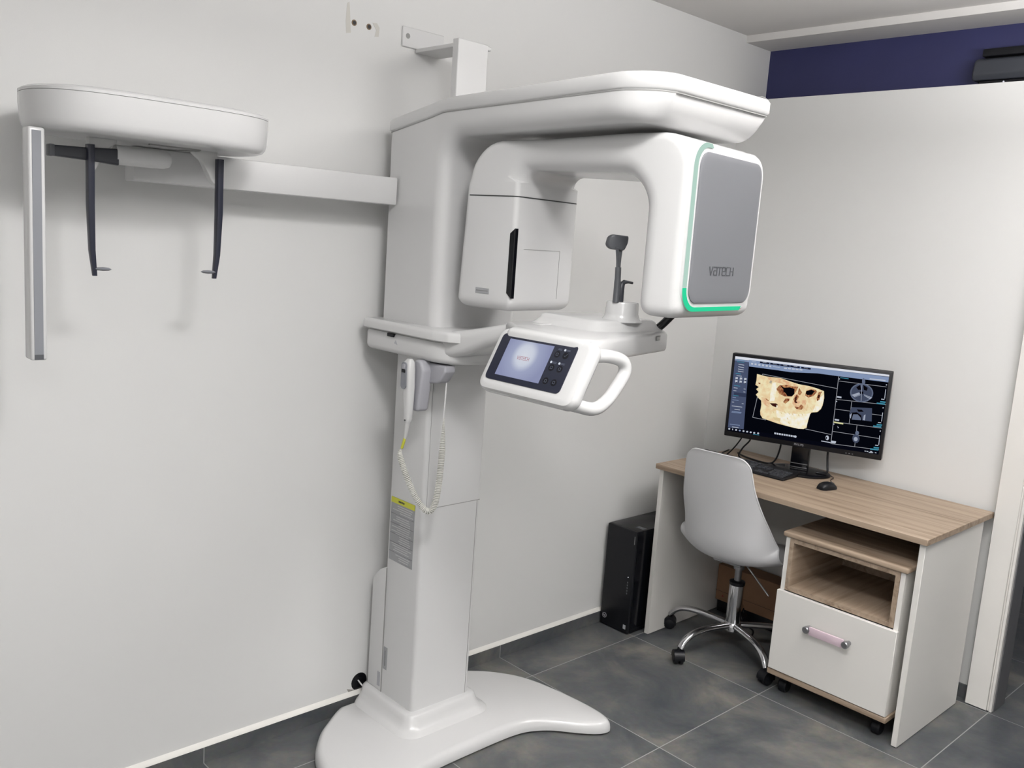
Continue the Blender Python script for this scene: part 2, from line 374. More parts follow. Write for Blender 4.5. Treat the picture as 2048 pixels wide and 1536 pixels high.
MB().box(x0 - 0.0030, x0 + 0.001, -0.105, -0.090, 0.115, 0.165).build('sticker', M_lgrey, S)
# warning label with yellow heading
lab = MB().box(x0 - 0.0012, x0 + 0.001, -0.242, -0.119, 0.566, 0.775).build('warning_label', M_label, S, 'grey printed label with a yellow heading')
MB().box(x0 - 0.0016, x0 + 0.001, -0.242, -0.119, 0.757, 0.775).build('yellow_heading', M_yel, lab)
m = MB()
for q in range(4): m.box(x0 - 0.0020, x0 + 0.001, -0.188 + q * 0.008, -0.182 + q * 0.008, 0.763, 0.769)
m.build('heading_print', M_gap, lab)
m = MB()
random.seed(3)
for i in range(26):
    z = 0.750 - i * 0.007
    a = -0.236 + random.random() * 0.02; b = -0.126 - random.random() * 0.05
    m.box(x0 - 0.0017, x0 + 0.001, a, b, z - 0.0012, z + 0.0012)
m.build('print_line', M_labtx, lab)
m = MB()
for z in (0.722, 0.690, 0.657, 0.628, 0.596): m.box(x0 - 0.0019, x0 + 0.001, -0.241, -0.120, z - 0.0010, z + 0.0010)
m.build('rule', M_labdk, lab)
# sleeve between column and carriage
MB().loft([rr(x0 + 0.05, x1 + 0.012, y0 - 0.03, y1, 0.02, z) for z in (1.205, 1.27)]).build('sleeve', M_plast, S)
# carriage wrapped round the column
cp = rpoly([(-1.972, -0.05, 0.02), (-1.972, -0.475, 0.10), (-1.568, -0.475, 0.10), (-1.568, -0.05, 0.02)], 10)
nc = offs(cp)
def cl(ins, z): return [(p[0] - n[0] * ins, p[1] - n[1] * ins, z) for p, n in zip(cp, nc)]
car = MB().loft([cl(0.03, 1.246), cl(0.010, 1.249), cl(0.002, 1.256), cl(0, 1.264), cl(0, 1.300), cl(0.004, 1.307), cl(0.012, 1.310)])
# chin arm: swept from the carriage up to the chin table
secs = []
for y, zb, zt, hw in [(-0.30, 1.256, 1.325, 0.19), (-0.42, 1.262, 1.342, 0.188), (-0.50, 1.285, 1.356, 0.182), (-0.58, 1.318, 1.374, 0.176), (-0.66, 1.342, 1.393, 0.170), (-0.76, 1.352, 1.402, 0.162)]:
    secs.append([(XC + p[0], y, p[1]) for p in rrect(-hw, hw, zb, zt, 0.022, 4)])
car.loft(secs)
cr = car.build('carriage', M_gloss, S)
tray = rpoly([(-1.985, -0.045, 0.02), (-1.985, -0.40, 0.03), (-1.975, -0.455, 0.03), (-1.945, -0.498, 0.012), (-1.915, -0.50, 0.012), (-1.60, -0.42, 0.04), (-1.57, -0.05, 0.02)], 6)
tr_n = offs(tray)
def tl(ins, z): return [(p[0] - n[0] * ins, p[1] - n[1] * ins, z) for p, n in zip(tray, tr_n)]
MB().loft([tl(0.006, 1.312), tl(0.0, 1.316), tl(0.0, 1.332), tl(0.003, 1.339), tl(0.009, 1.343)]).build('tray', M_gloss, cr)
MB().loft([cl(0.004, 1.305), cl(0.004, 1.314)]).build('seam', M_line, cr)
MB().box(-1.977, -1.96, -0.205, -0.173, 1.298, 1.308, 0.001, 1).build('usb_slot', M_black, cr)
MB().slab([(-1.9725, -0.205, 1.280), (-1.9725, -0.222, 1.277), (-1.9725, -0.212, 1.291)], (0.001, 0, 0)).build('warning_mark', M_lgrey, cr)
# upper frame: inverted L with wide forward arm
YFR = -1.14
def xl(y):
    t = min(max((-0.3 - y) / 0.75, 0), 1); x = -1.932 - 0.085 * t
    R = 0.13; d = y - YFR
    if d < R: x += R * 0.75 * (1 - math.sqrt(max(0, 1 - ((R - d) / R) ** 2)))
    return x
def xr(y):
    t = min(max((-0.3 - y) / 0.75, 0), 1); return -1.61 + 0.028 * t
def sst(t): t = min(max(t, 0), 1); return t * t * (3 - 2 * t)
ZU, FY, FR = 1.880, -0.345, 0.075
def ztop(y): return 1.950 if y < -0.34 else 1.950 - 0.045 * min(1.0, (y + 0.34) / 0.252)
sec_io = [((FY, z), (-0.088, z)) for z in np.linspace(1.335, ZU - FR, 8)]
fc = (FY - FR, ZU - FR)
for th in np.linspace(0, PI / 2, 17)[1:]:
    c_, s_ = math.cos(th), math.sin(th); t = 0.0
    while True:
        y, z = fc[0] + c_ * t, fc[1] + s_ * t
        if y > -0.088 or z > ztop(y): break
        t += 0.0005
    sec_io.append(((fc[0] + FR * c_, fc[1] + FR * s_), (y, z)))
for y in np.linspace(fc[0], YFR + 0.20, 16)[1:]: sec_io.append(((y, ZU), (y, 1.950)))
for k in range(1, 15):
    y = YFR + 0.20 - 0.14 * math.sin(PI / 2 * k / 14); sec_io.append(((y, ZU), (y, 1.950)))
for k in range(1, 13):
    f = PI / 2 * k / 12; sec_io.append(((YFR + 0.06 - 0.055 * math.sin(f), ZU + 0.062 * (1 - math.cos(f))), (YFR + 0.06 - 0.06 * math.sin(f), 1.950)))
secs = []
for (iy, iz), (oy, oz) in sec_io:
    L = math.hypot(iy - oy, iz - oz); d = ((iy - oy) / L, (iz - oz) / L); ring = []
    for side, fn, r in ((1, xl, min(0.042, L * 0.8)), (-1, xr, min(0.032, L * 0.8))):
        pts = []
        for q in np.linspace(0, 1, 5): pts.append((0.0, (L - r) * q))
        for q in np.linspace(0, PI / 2, 8)[1:]: pts.append((r * (1 - math.cos(q)), L - r + r * math.sin(q)))
        out = []
        for ox, a in pts:
            y, z = oy + d[0] * a, oz + d[1] * a; out.append((fn(y) + side * ox, y, z))
        ring += out if side == 1 else out[::-1]
    secs.append(ring)
fr = MB().loft(secs).build('frame', M_gloss, S)
# lid on the frame
ys_ = list(np.linspace(-0.085, -0.98, 34)) + [YFR + 0.16 * (1 - math.sin(PI / 2 * k / 16)) for k in range(1, 17)]
lp = [(xl(y), y) for y in ys_] + [(xr(y), y) for y in ys_[::-1]]
if area(lp) < 0: lp.reverse()
ln = offs(lp)
def lz(y):
    return 0.0 if y < -0.34 else (-0.045 * ((y + 0.34) / 0.255) if y > -0.28 else -0.0106 * ((y + 0.34) / 0.06) ** 1.3)
def ll(ins, z): return [(p[0] - n[0] * ins, p[1] - n[1] * ins, z + lz(p[1] - n[1] * ins)) for p, n in zip(lp, ln)]
MB().loft([ll(0.004, 1.9455), ll(-0.001, 1.948), ll(-0.004, 1.952), ll(-0.004, 1.976), ll(0.001, 1.984), ll(0.010, 1.987), ll(0.026, 1.989)]).build('lid', M_gloss, fr)
MB().loft([ll(-0.0008, 1.9440), ll(-0.0008, 1.9466)]).build('seam', M_line, fr)
# wall bracket
br = MB().box(-1.852, -1.69, -0.006, 0.0, 2.172, 2.232, 0.002, 1).box(-1.80, -1.70, -0.25, -0.004, 2.160, 2.172, 0.002, 1)
br.box(-1.838, -1.723, -0.262, -0.235, 1.955, 2.172, 0.002, 1)
bo = br.build('wall_bracket', M_plast, S)
MB().lathe([(0, -0.0064), (0.008, -0.0064), (0.0085, -0.0055)], (-1.832, 0, 2.205), 'y', 16).build('bolt_hole', M_line, bo)
MB().box(-1.80, -1.775, -0.235, -0.205, 2.150, 2.160, 0.002, 1).build('nut', M_line, bo)
# rotating gantry, turned about its own axis
AX, AY, TH = -1.76, -0.83, math.radians(7)
MG = Matrix.Translation((AX, AY, 0)) @ Matrix.Rotation(TH, 4, 'Z')
def gw(w): return 0.126 + 0.062 * sst((0.20 - w) / 0.40)
def gxl(w): return -gw(w)
def gxr(w): return gw(w) + 0.02 * sst((w + 0.1) / 0.3)
def wback(z): return 0.418 - 0.023 * max(0.0, z - 1.418) / 0.448
def ring_io(I, O, rI, rO, ins=0.0):
    (iy, iz), (oy, oz) = I, O; L = math.hypot(iy - oy, iz - oz); d = ((iy - oy) / L, (iz - oz) / L); out = []
    for side, fn in ((1, gxl), (-1, gxr)):
        a_, b_ = min(rO, L * 0.45), min(rI, L * 0.5); pts = []
        for q in np.linspace(0, PI / 2, 7): pts.append((a_ * (1 - math.sin(q)), a_ * (1 - math.cos(q))))
        for q in np.linspace(0, 1, 4)[1:-1]: pts.append((0.0, a_ + (L - a_ - b_) * q))
        for q in np.linspace(0, PI / 2, 8): pts.append((b_ * (1 - math.cos(q)), L - b_ + b_ * math.sin(q)))
        k = (L - 2 * ins) / L; h = []
        for ox, a in pts:
            y, z = oy + d[0] * (ins + a * k), oz + d[1] * (ins + a * k); h.append((fn(oy + d[0] * a) + side * (ox + ins), y, z))
        out += h if side == 1 else h[::-1]
    return out
gio = []
RB = 0.03
def down(Iw, Of, z0, z1, n, end):
    res = [((Iw, z), (Of(z), z), 0.0) for z in np.linspace(z0 + RB, z1, n)]
    cap = [((Iw, z0 + RB * (1 - math.sin(t))), (Of(z0), z0 + RB * (1 - math.sin(t))), RB * (1 - math.cos(t)) * 0.8) for t in np.linspace(0, PI / 2, 8)[1:][::-1]]
    return cap + res if not end else (cap + res)[::-1]
def march(c, th, inside):
    t = 0.02
    while inside(c[0] + t * math.cos(th), c[1] + t * math.sin(th)): t += 0.0005
    return (c[0] + t * math.cos(th), c[1] + t * math.sin(th))
def in_rear(w, z):
    if w > wback(z) or z > 1.867: return False
    return not (w > 0.28 and z > 1.752 and math.hypot(w - 0.28, z - 1.752) > 0.115)
def in_front(w, z):
    if w < -0.318 or z > 1.869: return False
    return not (w < -0.243 and z > 1.794 and math.hypot(w + 0.243, z - 1.794) > 0.075)
gio += down(0.215, wback, 1.418, 1.745, 9, False)
c1 = (0.175, 1.750)
for th in np.linspace(0, PI / 2, 19): gio.append(((c1[0] + 0.04 * math.cos(th), c1[1] + 0.04 * math.sin(th)), march(c1, th, in_rear), 0.0))
for w in np.linspace(0.175, -0.12, 16)[1:-1]: gio.append(((w, 1.790 - 0.010 * (0.175 - w) / 0.295), (w, 1.867 + 0.002 * (0.175 - w) / 0.295), 0.0))
c2 = (-0.120, 1.695)
for th in np.linspace(PI / 2, PI, 19): gio.append(((c2[0] + 0.085 * math.cos(th), c2[1] + 0.085 * math.sin(th)), march(c2, th, in_front), 0.0))
gio += down(-0.205, lambda z: -0.318, 1.458, 1.685, 9, True)
gsec = []
for I, O, ins in gio:
    rear = sst((I[0] - 0.12) / 0.09) if I[1] < 1.76 else 0.0
    gsec.append(ring_io(I, O, 0.045 * (1 - rear) + 0.014 * rear, 0.022, ins))
gan = MB().loft(gsec).xf(MG).build('gantry', M_gloss, S)
def gloc(u, w_, z): return tuple(MG @ Vector((u, w_, z)))
# seam round the rear block
sl = [(p[0], p[1]) for p in rrect(-0.1265, 0.1465, 0.2140, 0.3950, 0.016, 5)]
m = MB().loft([[gloc(p[0] * 1.003, p[1], z) for p in sl] for z in (1.7195, 1.7225)]); m.build('seam', M_gap, gan)
# dark slot on the block's corner, label, faint window
m = MB().box(-0.1275, -0.112, 0.2135, 0.232, 1.452, 1.640, 0.002, 1)
m.warp(lambda x, y, z: (x, y, z + (-(y - 0.2135) * 0.8 if z > 1.55 else (y - 0.2135) * 0.8))).xf(MG).build('beam_slot', M_blackg, gan)
m = MB().box(-0.1272, -0.12, 0.292, 0.342, 1.458, 1.474, 0.001, 1).xf(MG).build('label', M_label, gan)
MB().box(-0.1277, -0.12, 0.296, 0.338, 1.4655, 1.4675).xf(MG).build('print_line', M_labdk, m)
m = MB()
for a in ((-0.085, 0.075, 1.585, 1.5858), (0.0745, 0.0753, 1.452, 1.585)): m.box(a[0], a[1], 0.2140, 0.22, a[2], a[3])
m.xf(MG).build('cover_line', M_line, gan)
# silver front panel, its frame, light strip and lettering
WF = -0.3185
def fp(u, z): return (u, WF - 0.002, z)
def front_ring(x0, x1, z0, z1, r): return rpoly([(x0, z0, r), (x1, z0, r), (x1 + 0.004, z1, r), (x0 - 0.002, z1, r)], 8)
def inset(loop, d): return [(p[0] - n[0] * d, p[1] - n[1] * d) for p, n in zip(loop, offs(loop))]
fo = front_ring(-0.176, 0.172, 1.474, 1.852, 0.055)
def fr_loop(d, push): return [tuple(MG @ Vector((fp(*q)[0], fp(*q)[1] + push, fp(*q)[2]))) for q in inset(fo, d)]
m = MB().loft([fr_loop(-0.004, 0.05), fr_loop(0.0, 0.004), fr_loop(0.006, -0.003), fr_loop(0.020, -0.005), fr_loop(0.04, -0.005)]); m.build('panel_frame', M_gloss, gan)
m = MB().loft([fr_loop(0.021, -0.004), fr_loop(0.021, -0.0075), fr_loop(0.024, -0.0082), fr_loop(0.034, -0.0085)]); pn = m.build('front_panel', M_panel, gan, 'flat silver grey panel')
m = MB(); o = MG @ Vector((-0.070, fp(0, 1.575)[1] - 0.0088, 1.560)); uxv = MG.to_3x3() @ Vector((1, 0, 0))
text(m, 'VaTeCH', tuple(o), tuple(uxv), (0, 0, 1), 0.0185, 0.85, 4.75, 0.0006, 1.42)
m.build('lettering', M_ink, pn)
lo = [fr_loop(0.003, -0.0030), fr_loop(0.0085, -0.0062)]
nn = len(fo)
def strip(sel, name, mt, lab=None):
    m = MB()
    for i in range(nn):
        j = (i + 1) % nn
        if sel(fo[i]) and sel(fo[j]): m.add([lo[0][i], lo[0][j], lo[1][j], lo[1][i]], [(0, 1, 2, 3)])
    return m.build(name, mt, gan, lab)
fo_d = []
for i in range(nn):
    a, b = fo[i], fo[(i + 1) % nn]; k = max(1, int(math.hypot(b[0] - a[0], b[1] - a[1]) / 0.02))
    for j in range(k): fo_d.append((a[0] + (b[0] - a[0]) * j / k, a[1] + (b[1] - a[1]) * j / k))
fo = fo_d; nn = len(fo); lo = [fr_loop(0.001, -0.0020), fr_loop(0.0115, -0.0066)]
bright = lambda p: (p[1] < 1.55 and p[0] < -0.13) or (p[1] < 1.50 and p[0] < 0.125)
pale = lambda p: p[0] < -0.10 and p[1] > 1.52
strip(bright, 'light_strip', emat('green_led', (52, 214, 158), 1.0), 'bright green glowing strip')
strip(pale, 'light_strip', emat('mint_led', (196, 228, 215), 0.85), 'pale mint glowing strip')
# chin-rest table, post, forehead rest, bite hook
zt0 = 1.347
tp = rpoly([(-1.95, -0.66, 0.03), (-2.02, -0.765, 0.03), (-2.065, -0.79, 0.02), (-2.065, -1.062, 0.035), (-1.612, -0.940, 0.035), (-1.605, -0.80, 0.05), (-1.60, -0.66, 0.03)], 6)
tn = offs(tp)
def tq(ins, z): return [(p[0] - n[0] * ins, p[1] - n[1] * ins, z) for p, n in zip(tp, tn)]
tb = MB().loft([tq(0.012, 1.345), tq(0.003, 1.348), tq(0, 1.354), tq(0, 1.388), tq(0.004, 1.395), tq(0.012, 1.3985)])
pf = rpoly([(-1.86, -0.69, 0.02), (-1.86, -0.90, 0.03), (-1.63, -0.92, 0.03), (-1.63, -0.69, 0.02)], 5); pn2 = offs(pf)
def pq(ins, z): return [(p[0] - n[0] * ins, p[1] - n[1] * ins, z) for p, n in zip(pf, pn2)]
tb.loft([pq(-0.028, 1.396), pq(-0.014, 1.404), pq(-0.003, 1.414), pq(0.0, 1.420), pq(0.008, 1.424)])
tbo = tb.build('chin_rest', M_gloss, S)
lu = Vector((0.453, 0.122, 0)).normalized(); lo3 = Vector((-1.690, -0.9615, 0))
def lslab(a0, a1, z0, z1, d): return MB().slab([tuple(lo3 + lu * a + Vector((0, 0, z))) for a, z in ((a0, z0), (a1, z0), (a1, z1), (a0, z1))], (lu.y * d, -lu.x * d, 0))
lslab(-0.014, 0.012, 1.379, 1.391, 0.0012).build('latch', M_line, tbo)
lslab(-0.012, 0.010, 1.3812, 1.3888, 0.0020).build('latch_button', M_plast2, tbo)
MB().lathe([(0.055, 1.42), (0.047, 1.428), (0.043, 1.44), (0.042, 1.466), (0.040, 1.470), (0.0, 1.470)], (-1.738, -0.873, 0), 'z', 32).build('post', M_gloss, tbo)
st = MB()
SHF = Matrix.Translation((-0.014, 0.010, 0.002))
st.tube(spline([(-1.762, -0.892, 1.466), (-1.757, -0.888, 1.51), (-1.756, -0.885, 1.556)], 6), [0.0088] * 8 + [0.0080] * 5, 10)
st.tube(spline([(-1.7575, -0.885, 1.545), (-1.762, -0.886, 1.575), (-1.772, -0.889, 1.606)], 5), 0.0040, 8)
st.tube(spline([(-1.7530, -0.884, 1.545), (-1.751, -0.882, 1.575), (-1.747, -0.881, 1.606)], 5), 0.0050, 8)
st.xf(SHF).build('head_support', M_dgrey, tbo)
hp = rpoly([(-0.036, -0.016, 0.014), (0.016, -0.019, 0.020), (0.037, 0.002, 0.018), (0.040, 0.019, 0.010), (-0.030, 0.021, 0.014)], 7)
k_ = math.cos(math.radians(-20)); s_ = math.sin(math.radians(-20))
m = MB().prism(hp, -0.008, 0.008, lambda p, q, a: (-1.757 + p * k_ * 0.86 - a * s_, -0.883 + p * s_ * 0.86 + a * k_ + 9 * p * p, 1.617 + q), 0.004, 0.004)
m.xf(SHF).build('forehead_pad', M_dgrey, tbo)
m = MB().tube([(-1.737, -0.885, 1.466), (-1.736, -0.884, 1.50), (-1.734, -0.884, 1.513), (-1.727, -0.885, 1.519), (-1.712, -0.886, 1.519), (-1.695, -0.886, 1.517)], [0.0088, 0.0085, 0.008, 0.006, 0.0035, 0.0032], 10)
m.xf(SHF).build('bite_hook', M_charc, tbo)
m = MB().tube(spline([(-1.655, -0.905, 1.385), (-1.63, -0.925, 1.415), (-1.615, -0.945, 1.445)], 6), [0.011] * 13, 10)
m.build('cable_hose', M_blackg, tbo)
# control panel wedge with touch screen
TLp, TRp, BLp = Vector((-2.060, -0.780, 1.383)), Vector((-2.060, -1.029, 1.384)), Vector((-2.117, -0.780, 1.276))
ex = (TRp - TLp).normalized(); ey = (BLp - TLp).normalized(); ez = ey.cross(ex).normalized()   # ez faces the operator
if ez.x > 0: ez = -ez
LW, LH = (TRp - TLp).length, (BLp - TLp).length
def cpz(a, b, d=0.0): return tuple(TLp + ex * a + ey * b + ez * d)
hl = rrect(-0.020, LW + 0.045, -0.018, LH + 0.026, 0.026, 6)
hn = offs(hl)
def hq(ins, d): return [cpz(p[0] - n[0] * ins, p[1] - n[1] * ins, d) for p, n in zip(hl, hn)]
cpb = MB().loft([hq(0.02, -0.042), hq(0.008, -0.038), hq(0.0, -0.026), hq(0.0, -0.010), hq(0.004, -0.003), hq(0.012, 0.0), hq(0.018, 0.0005)])
cpo = cpb.build('control_panel', M_gloss, S)
bz = rrect(0, LW, 0, LH, 0.012, 5)
bzo = MB().loft([[cpz(p[0], p[1], 0.0) for p in bz], [cpz(p[0], p[1], 0.0022) for p in bz]]).build('bezel', M_navyblk, cpo, 'dark blue-black glass bezel')
sc = [(0.030, 0.012), (0.178, 0.012), (0.178, LH - 0.014), (0.030, LH - 0.014)]
def glow_mat():
    mm = bpy.data.materials.new('screen_glow'); mm.use_nodes = True; nt = mm.node_tree; nt.nodes.clear()
    o = nt.nodes.new('ShaderNodeOutputMaterial'); e = nt.nodes.new('ShaderNodeEmission'); nt.links.new(e.outputs[0], o.inputs[0])
    tc = nt.nodes.new('ShaderNodeTexCoord'); vm = nt.nodes.new('ShaderNodeVectorMath'); vm.operation = 'DISTANCE'
    c = Vector(cpz(0.100, 0.048, 0.003)) - Vector(ORG[S.name]); vm.inputs[1].default_value = tuple(c)
    nt.links.new(tc.outputs['Object'], vm.inputs[0])
    r = nt.nodes.new('ShaderNodeValToRGB'); el = r.color_ramp.elements
    el[0].position = 0.0; el[0].color = rgb(226, 230, 240); el[1].position = 0.075; el[1].color = rgb(150, 156, 190)
    k = el.new(0.026); k.color = rgb(214, 220, 235); k = el.new(0.042); k.color = rgb(168, 175, 205)
    nt.links.new(vm.outputs['Value'], r.inputs['Fac']); nt.links.new(r.outputs[0], e.inputs['Color']); e.inputs['Strength'].default_value = 0.85
    return mm
scr = MB().loft([[cpz(p[0], p[1], 0.002) for p in sc], [cpz(p[0], p[1], 0.0027) for p in sc]]).build('screen', glow_mat(), bzo, 'lit lavender screen with a pale glow')
m = MB(); text(m, 'VaTeCH', cpz(0.079, 0.060, 0.0028), tuple(ex), tuple(-ey), 0.0085, 0.8, 4.8, 0.0003)
m.build('screen_lettering', emat('screen_text', (196, 150, 160), 0.8), bzo)
E_btn = emat('button_light', (225, 230, 240), 0.85); E_btn2 = emat('button_dim', (118, 124, 140), 0.6)
for (a, b, f) in [(0.196, 0.018, 0), (0.222, 0.018, 1), (0.196, 0.052, 1), (0.222, 0.052, 1), (0.196, 0.086, 2), (0.222, 0.086, 2)]:
    b *= LH / 0.122
    m = MB()
    cc = [cpz(a + 0.0085 * math.cos(t), b + 0.012 + 0.0085 * math.sin(t), 0.0022) for t in np.linspace(0, 2 * PI, 18, endpoint=False)]
    m.slab(cc, tuple(ez * 0.0004)); bt = m.build('button', M_black, bzo)
    m = MB()
    for q in range(2): m.slab([cpz(a - 0.003, b - 0.003 + q * 0.0026, 0.0024), cpz(a + 0.009, b - 0.003 + q * 0.0026, 0.0024), cpz(a + 0.009, b - 0.0015 + q * 0.0026, 0.0024), cpz(a - 0.003, b - 0.0015 + q * 0.0026, 0.0024)], tuple(ez * 0.0002))
    if f < 2: m.build('button_caption', E_btn2, bzo)
    if f == 1:
        m = MB(); m.slab([cpz(a - 0.0075 + 0.003 * math.cos(t), b - 0.001 + 0.003 * math.sin(t), 0.0024) for t in np.linspace(0, 2 * PI, 12, endpoint=False)], tuple(ez * 0.0003)); m.build('button_lamp', E_btn, bzo)
    m = MB()
    if (a, f) == (0.222, 1) and b < 0.04: ic = [(-0.004, 0.012), (-0.001, 0.015), (0.005, 0.007)]
    else: ic = [(-0.003, 0.009), (0.003, 0.009), (0.003, 0.015), (-0.003, 0.015), (-0.003, 0.009)]
    for (p, q), (p2, q2) in zip(ic, ic[1:]):
        L = Vector((p2 - p, q2 - q)).normalized(); n_ = Vector((-L.y, L.x)) * 0.0005
        m.slab([cpz(a + p + n_.x, b + q + n_.y, 0.0027), cpz(a + p2 + n_.x, b + q2 + n_.y, 0.0027), cpz(a + p2 - n_.x, b + q2 - n_.y, 0.0027), cpz(a + p - n_.x, b + q - n_.y, 0.0027)], tuple(ez * 0.0002))
    m.build('button_icon', E_btn2, bzo)
# hand grip loops under the table
def grip(mirror):
    P = [(-2.035, -1.045, 1.362), (-1.99, -1.055, 1.362), (-1.948, -1.062, 1.350), (-1.938, -1.064, 1.325), (-1.962, -1.063, 1.290), (-1.995, -1.062, 1.258), (-2.03, -1.058, 1.243), (-2.075, -1.05, 1.252), (-2.115, -1.045, 1.262)]
    if mirror: P = [(2 * XC + 0.02 - p[0] - 0.09, p[1] + 0.13, p[2]) for p in P]
    return MB().tube(spline(P, 5), 0.0155, 14)
grip(False).build('hand_grip', M_gloss, S)
# holder for the exposure switch
hd = MB().prism(rpoly([(-0.325, 1.243), (-0.43, 1.243), (-0.43, 1.225, 0.01), (-0.405, 1.190, 0.03), (-0.33, 1.178, 0.005), (-0.30, 1.180, 0.01), (-0.30, 1.222, 0.02)], 5), -1.955, -1.915, YZ, 0.006, 0.006)
hd.prism(rpoly([(-0.318, 1.248, 0.018), (-0.352, 1.252, 0.018), (-0.366, 1.22, 0.02), (-0.352, 1.10, 0.012), (-0.322, 1.098, 0.012)], 5), -1.985, -1.945, YZ, 0.008, 0.008)
hd.build('switch_holder', M_lgrey, S)
# ------------------------------------------------------------------ side arm with the head holder
MB().box(-2.712, -1.937, -0.135, -0.075, 1.686, 1.766, 0.004, 2).build('side_arm', M_plast, S)
def head_outline(k=1.0, n=72):
    out = []
    for i in range(n):
        t = 2 * PI * i / n; c, s_ = math.cos(t), math.sin(t); e = 2 / 3.0
        x = -2.703 + 0.272 * math.copysign(abs(c) ** (2 / 3.4), c)
        y = -0.205 + (0.175 if s_ < 0 else 0.145) * math.copysign(abs(s_) ** (2 / 2.5), s_)
        out.append((x, y))
    return out
ho = head_outline(); hn2 = offs(ho)
def hh(ins, z): return [(p[0] - n[0] * ins, p[1] - n[1] * ins, z) for p, n in zip(ho, hn2)]
HT = 1.860; HB = 1.768
hd_ = MB().loft([hh(0.05, HB), hh(0.022, HB + 0.001), hh(0.012, HB + 0.005), hh(0.006, HB + 0.013), hh(0.003, HB + 0.024), hh(0.0, HB + 0.06), hh(0.0, HT - 0.011)])
hdo = hd_.build('head_unit', M_gloss, S)
MB().loft([hh(0.003, HT - 0.0115), hh(0.003, HT - 0.0095)]).build('seam', M_line, hdo)
MB().loft([hh(0.0, HT - 0.010), hh(0.0, HT - 0.004), hh(0.006, HT), hh(0.03, HT + 0.004)]).build('lid', M_gloss, hdo)
MB().box(-2.62, -2.60, -0.25, -0.16, HB - 0.004, HB + 0.002).box(-2.72, -2.60, -0.255, -0.245, HB - 0.003, HB + 0.002).build('underside_slot', M_line, hdo)
# sensor bar
sb = MB().box(-2.983, -2.950, -0.280, -0.235, 1.279, 1.772, 0.005, 3).build('sensor_bar', M_gloss, S)
MB().box(-2.976, -2.958, -0.2812, -0.275, 1.292, 1.765).build('stripe', M_grey, sb)
MB().box(-2.976, -2.958, -0.2816, -0.275, 1.281, 1.292).build('stripe_end', M_dgrey, sb)
# ear rods with plugs
def ear_rod(xb, sgn, lab):
    yb = -0.235
    prof = [(xb, 1.752), (xb, 1.62), (xb + sgn * 0.003, 1.52), (xb + sgn * 0.009, 1.462)]
    secs = []
    for i, (x, z) in enumerate(prof):
        wd = (0.0075, 0.0072, 0.0062, 0.0048)[i]; dp = (0.011, 0.011, 0.009, 0.006)[i]
        secs.append([(x + p[0], yb + p[1], z) for p in rrect(-wd, wd, -dp, dp, 0.003, 2)])
    r = MB().loft(secs).build('ear_rod', M_navyblk, S, lab)
    MB().lathe([(0, -0.0045), (0.010, -0.0032), (0.0145, 0), (0.010, 0.0032), (0, 0.0045)], (xb + sgn * 0.026, yb - 0.004, 1.478), 'z', 18, sx=1.3).build('ear_plug', M_grey, r)
    bp_ = rpoly([(0, 1.772), (0.062, 1.772), (0.062, 1.762, 0.004), (0.040, 1.745, 0.03), (0.016, 1.700, 0.03), (0.006, 1.690)], 5)
    q = MB().prism([(p[0], p[1]) for p in bp_], yb + 0.008, yb + 0.030, lambda a, z, d: (xb - (-sgn) * 0.004 * 0 + (a if sgn > 0 else -a), d, z), 0.003, 0.003)
    q.build('rod_bracket', M_plast2, r)
    return r
ear_rod(-2.845, 1, 'dark rod hanging nearer the sensor bar')
ear_rod(-2.543, -1, 'dark rod hanging farther from the sensor bar')
# nose rest: white half-tube with a dark channel slid into it
hs = []
for x, r in [(-2.785, 0.021), (-2.70, 0.021), (-2.672, 0.020), (-2.660, 0.016), (-2.655, 0.008)]:
    hs.append([(x, -0.215 + r * math.cos(t), 1.737 + r * 1.05 * math.sin(t)) for t in np.linspace(0, 2 * PI, 20, endpoint=False)])
MB().loft(hs).build('nose_rest', M_plast, S)
ch = MB().loft([[(x, -0.222 + p[0], 1.731 + p[1]) for p in rrect(-0.011, 0.011, -h, h, 0.004, 3)] for x, h in [(-2.926, 0.0115), (-2.85, 0.014), (-2.782, 0.0185)]])
cho = ch.build('nose_slider', M_charc, S)
MB().box(-2.929, -2.917, -0.2345, -0.2095, 1.7185, 1.744, 0.003, 2).build('end_cap', M_dgrey, cho)
# ------------------------------------------------------------------ exposure switch on its coiled cord
X = thing('exposure_switch', 'white hand switch with grey button hanging on a coiled ivory cord at the column', 'hand switch', (-1.99, -0.34, 1.08))
secs = []
for z, w_, d, xo in [(1.064, 0.008, 0.008, 0.0), (1.075, 0.012, 0.010, 0.0), (1.11, 0.0135, 0.012, 0.0), (1.17, 0.0165, 0.014, -0.002), (1.22, 0.017, 0.014, -0.004), (1.243, 0.015, 0.012, -0.004), (1.252, 0.008, 0.006, -0.003)]:
    secs.append([(-1.999 + xo + p[1], -0.327 + p[0], z) for p in rrect(-w_, w_, -d, d, min(w_, d) * 0.7, 4)])
MB().loft(secs).build('body', M_gloss, X)
bo_ = MB().prism(rpoly([(-0.0115, 1.243, 0.011), (0.0115, 1.243, 0.011), (0.0115, 1.165, 0.011), (-0.0115, 1.165, 0.011)], 5), -0.0175, -0.0140, lambda p, q, a: (-2.002 + a - 0.0012, -0.327 + p + 0.003, q)).build('button_panel', M_grey, X)
MB().box(-2.0225, -2.016, -0.332, -0.316, 1.213, 1.222, 0.001, 1).build('trigger_slot', M_black, bo_)
MB().box(-2.0225, -2.016, -0.331, -0.317, 1.222, 1.238, 0.002, 1).build('trigger', M_lgrey, bo_)
MB().lathe([(0, -0.001), (0.0022, -0.001), (0.0022, 0.001), (0, 0.001)], (-2.0095, -0.327, 1.073), 'x', 10).build('screw', M_black, X)
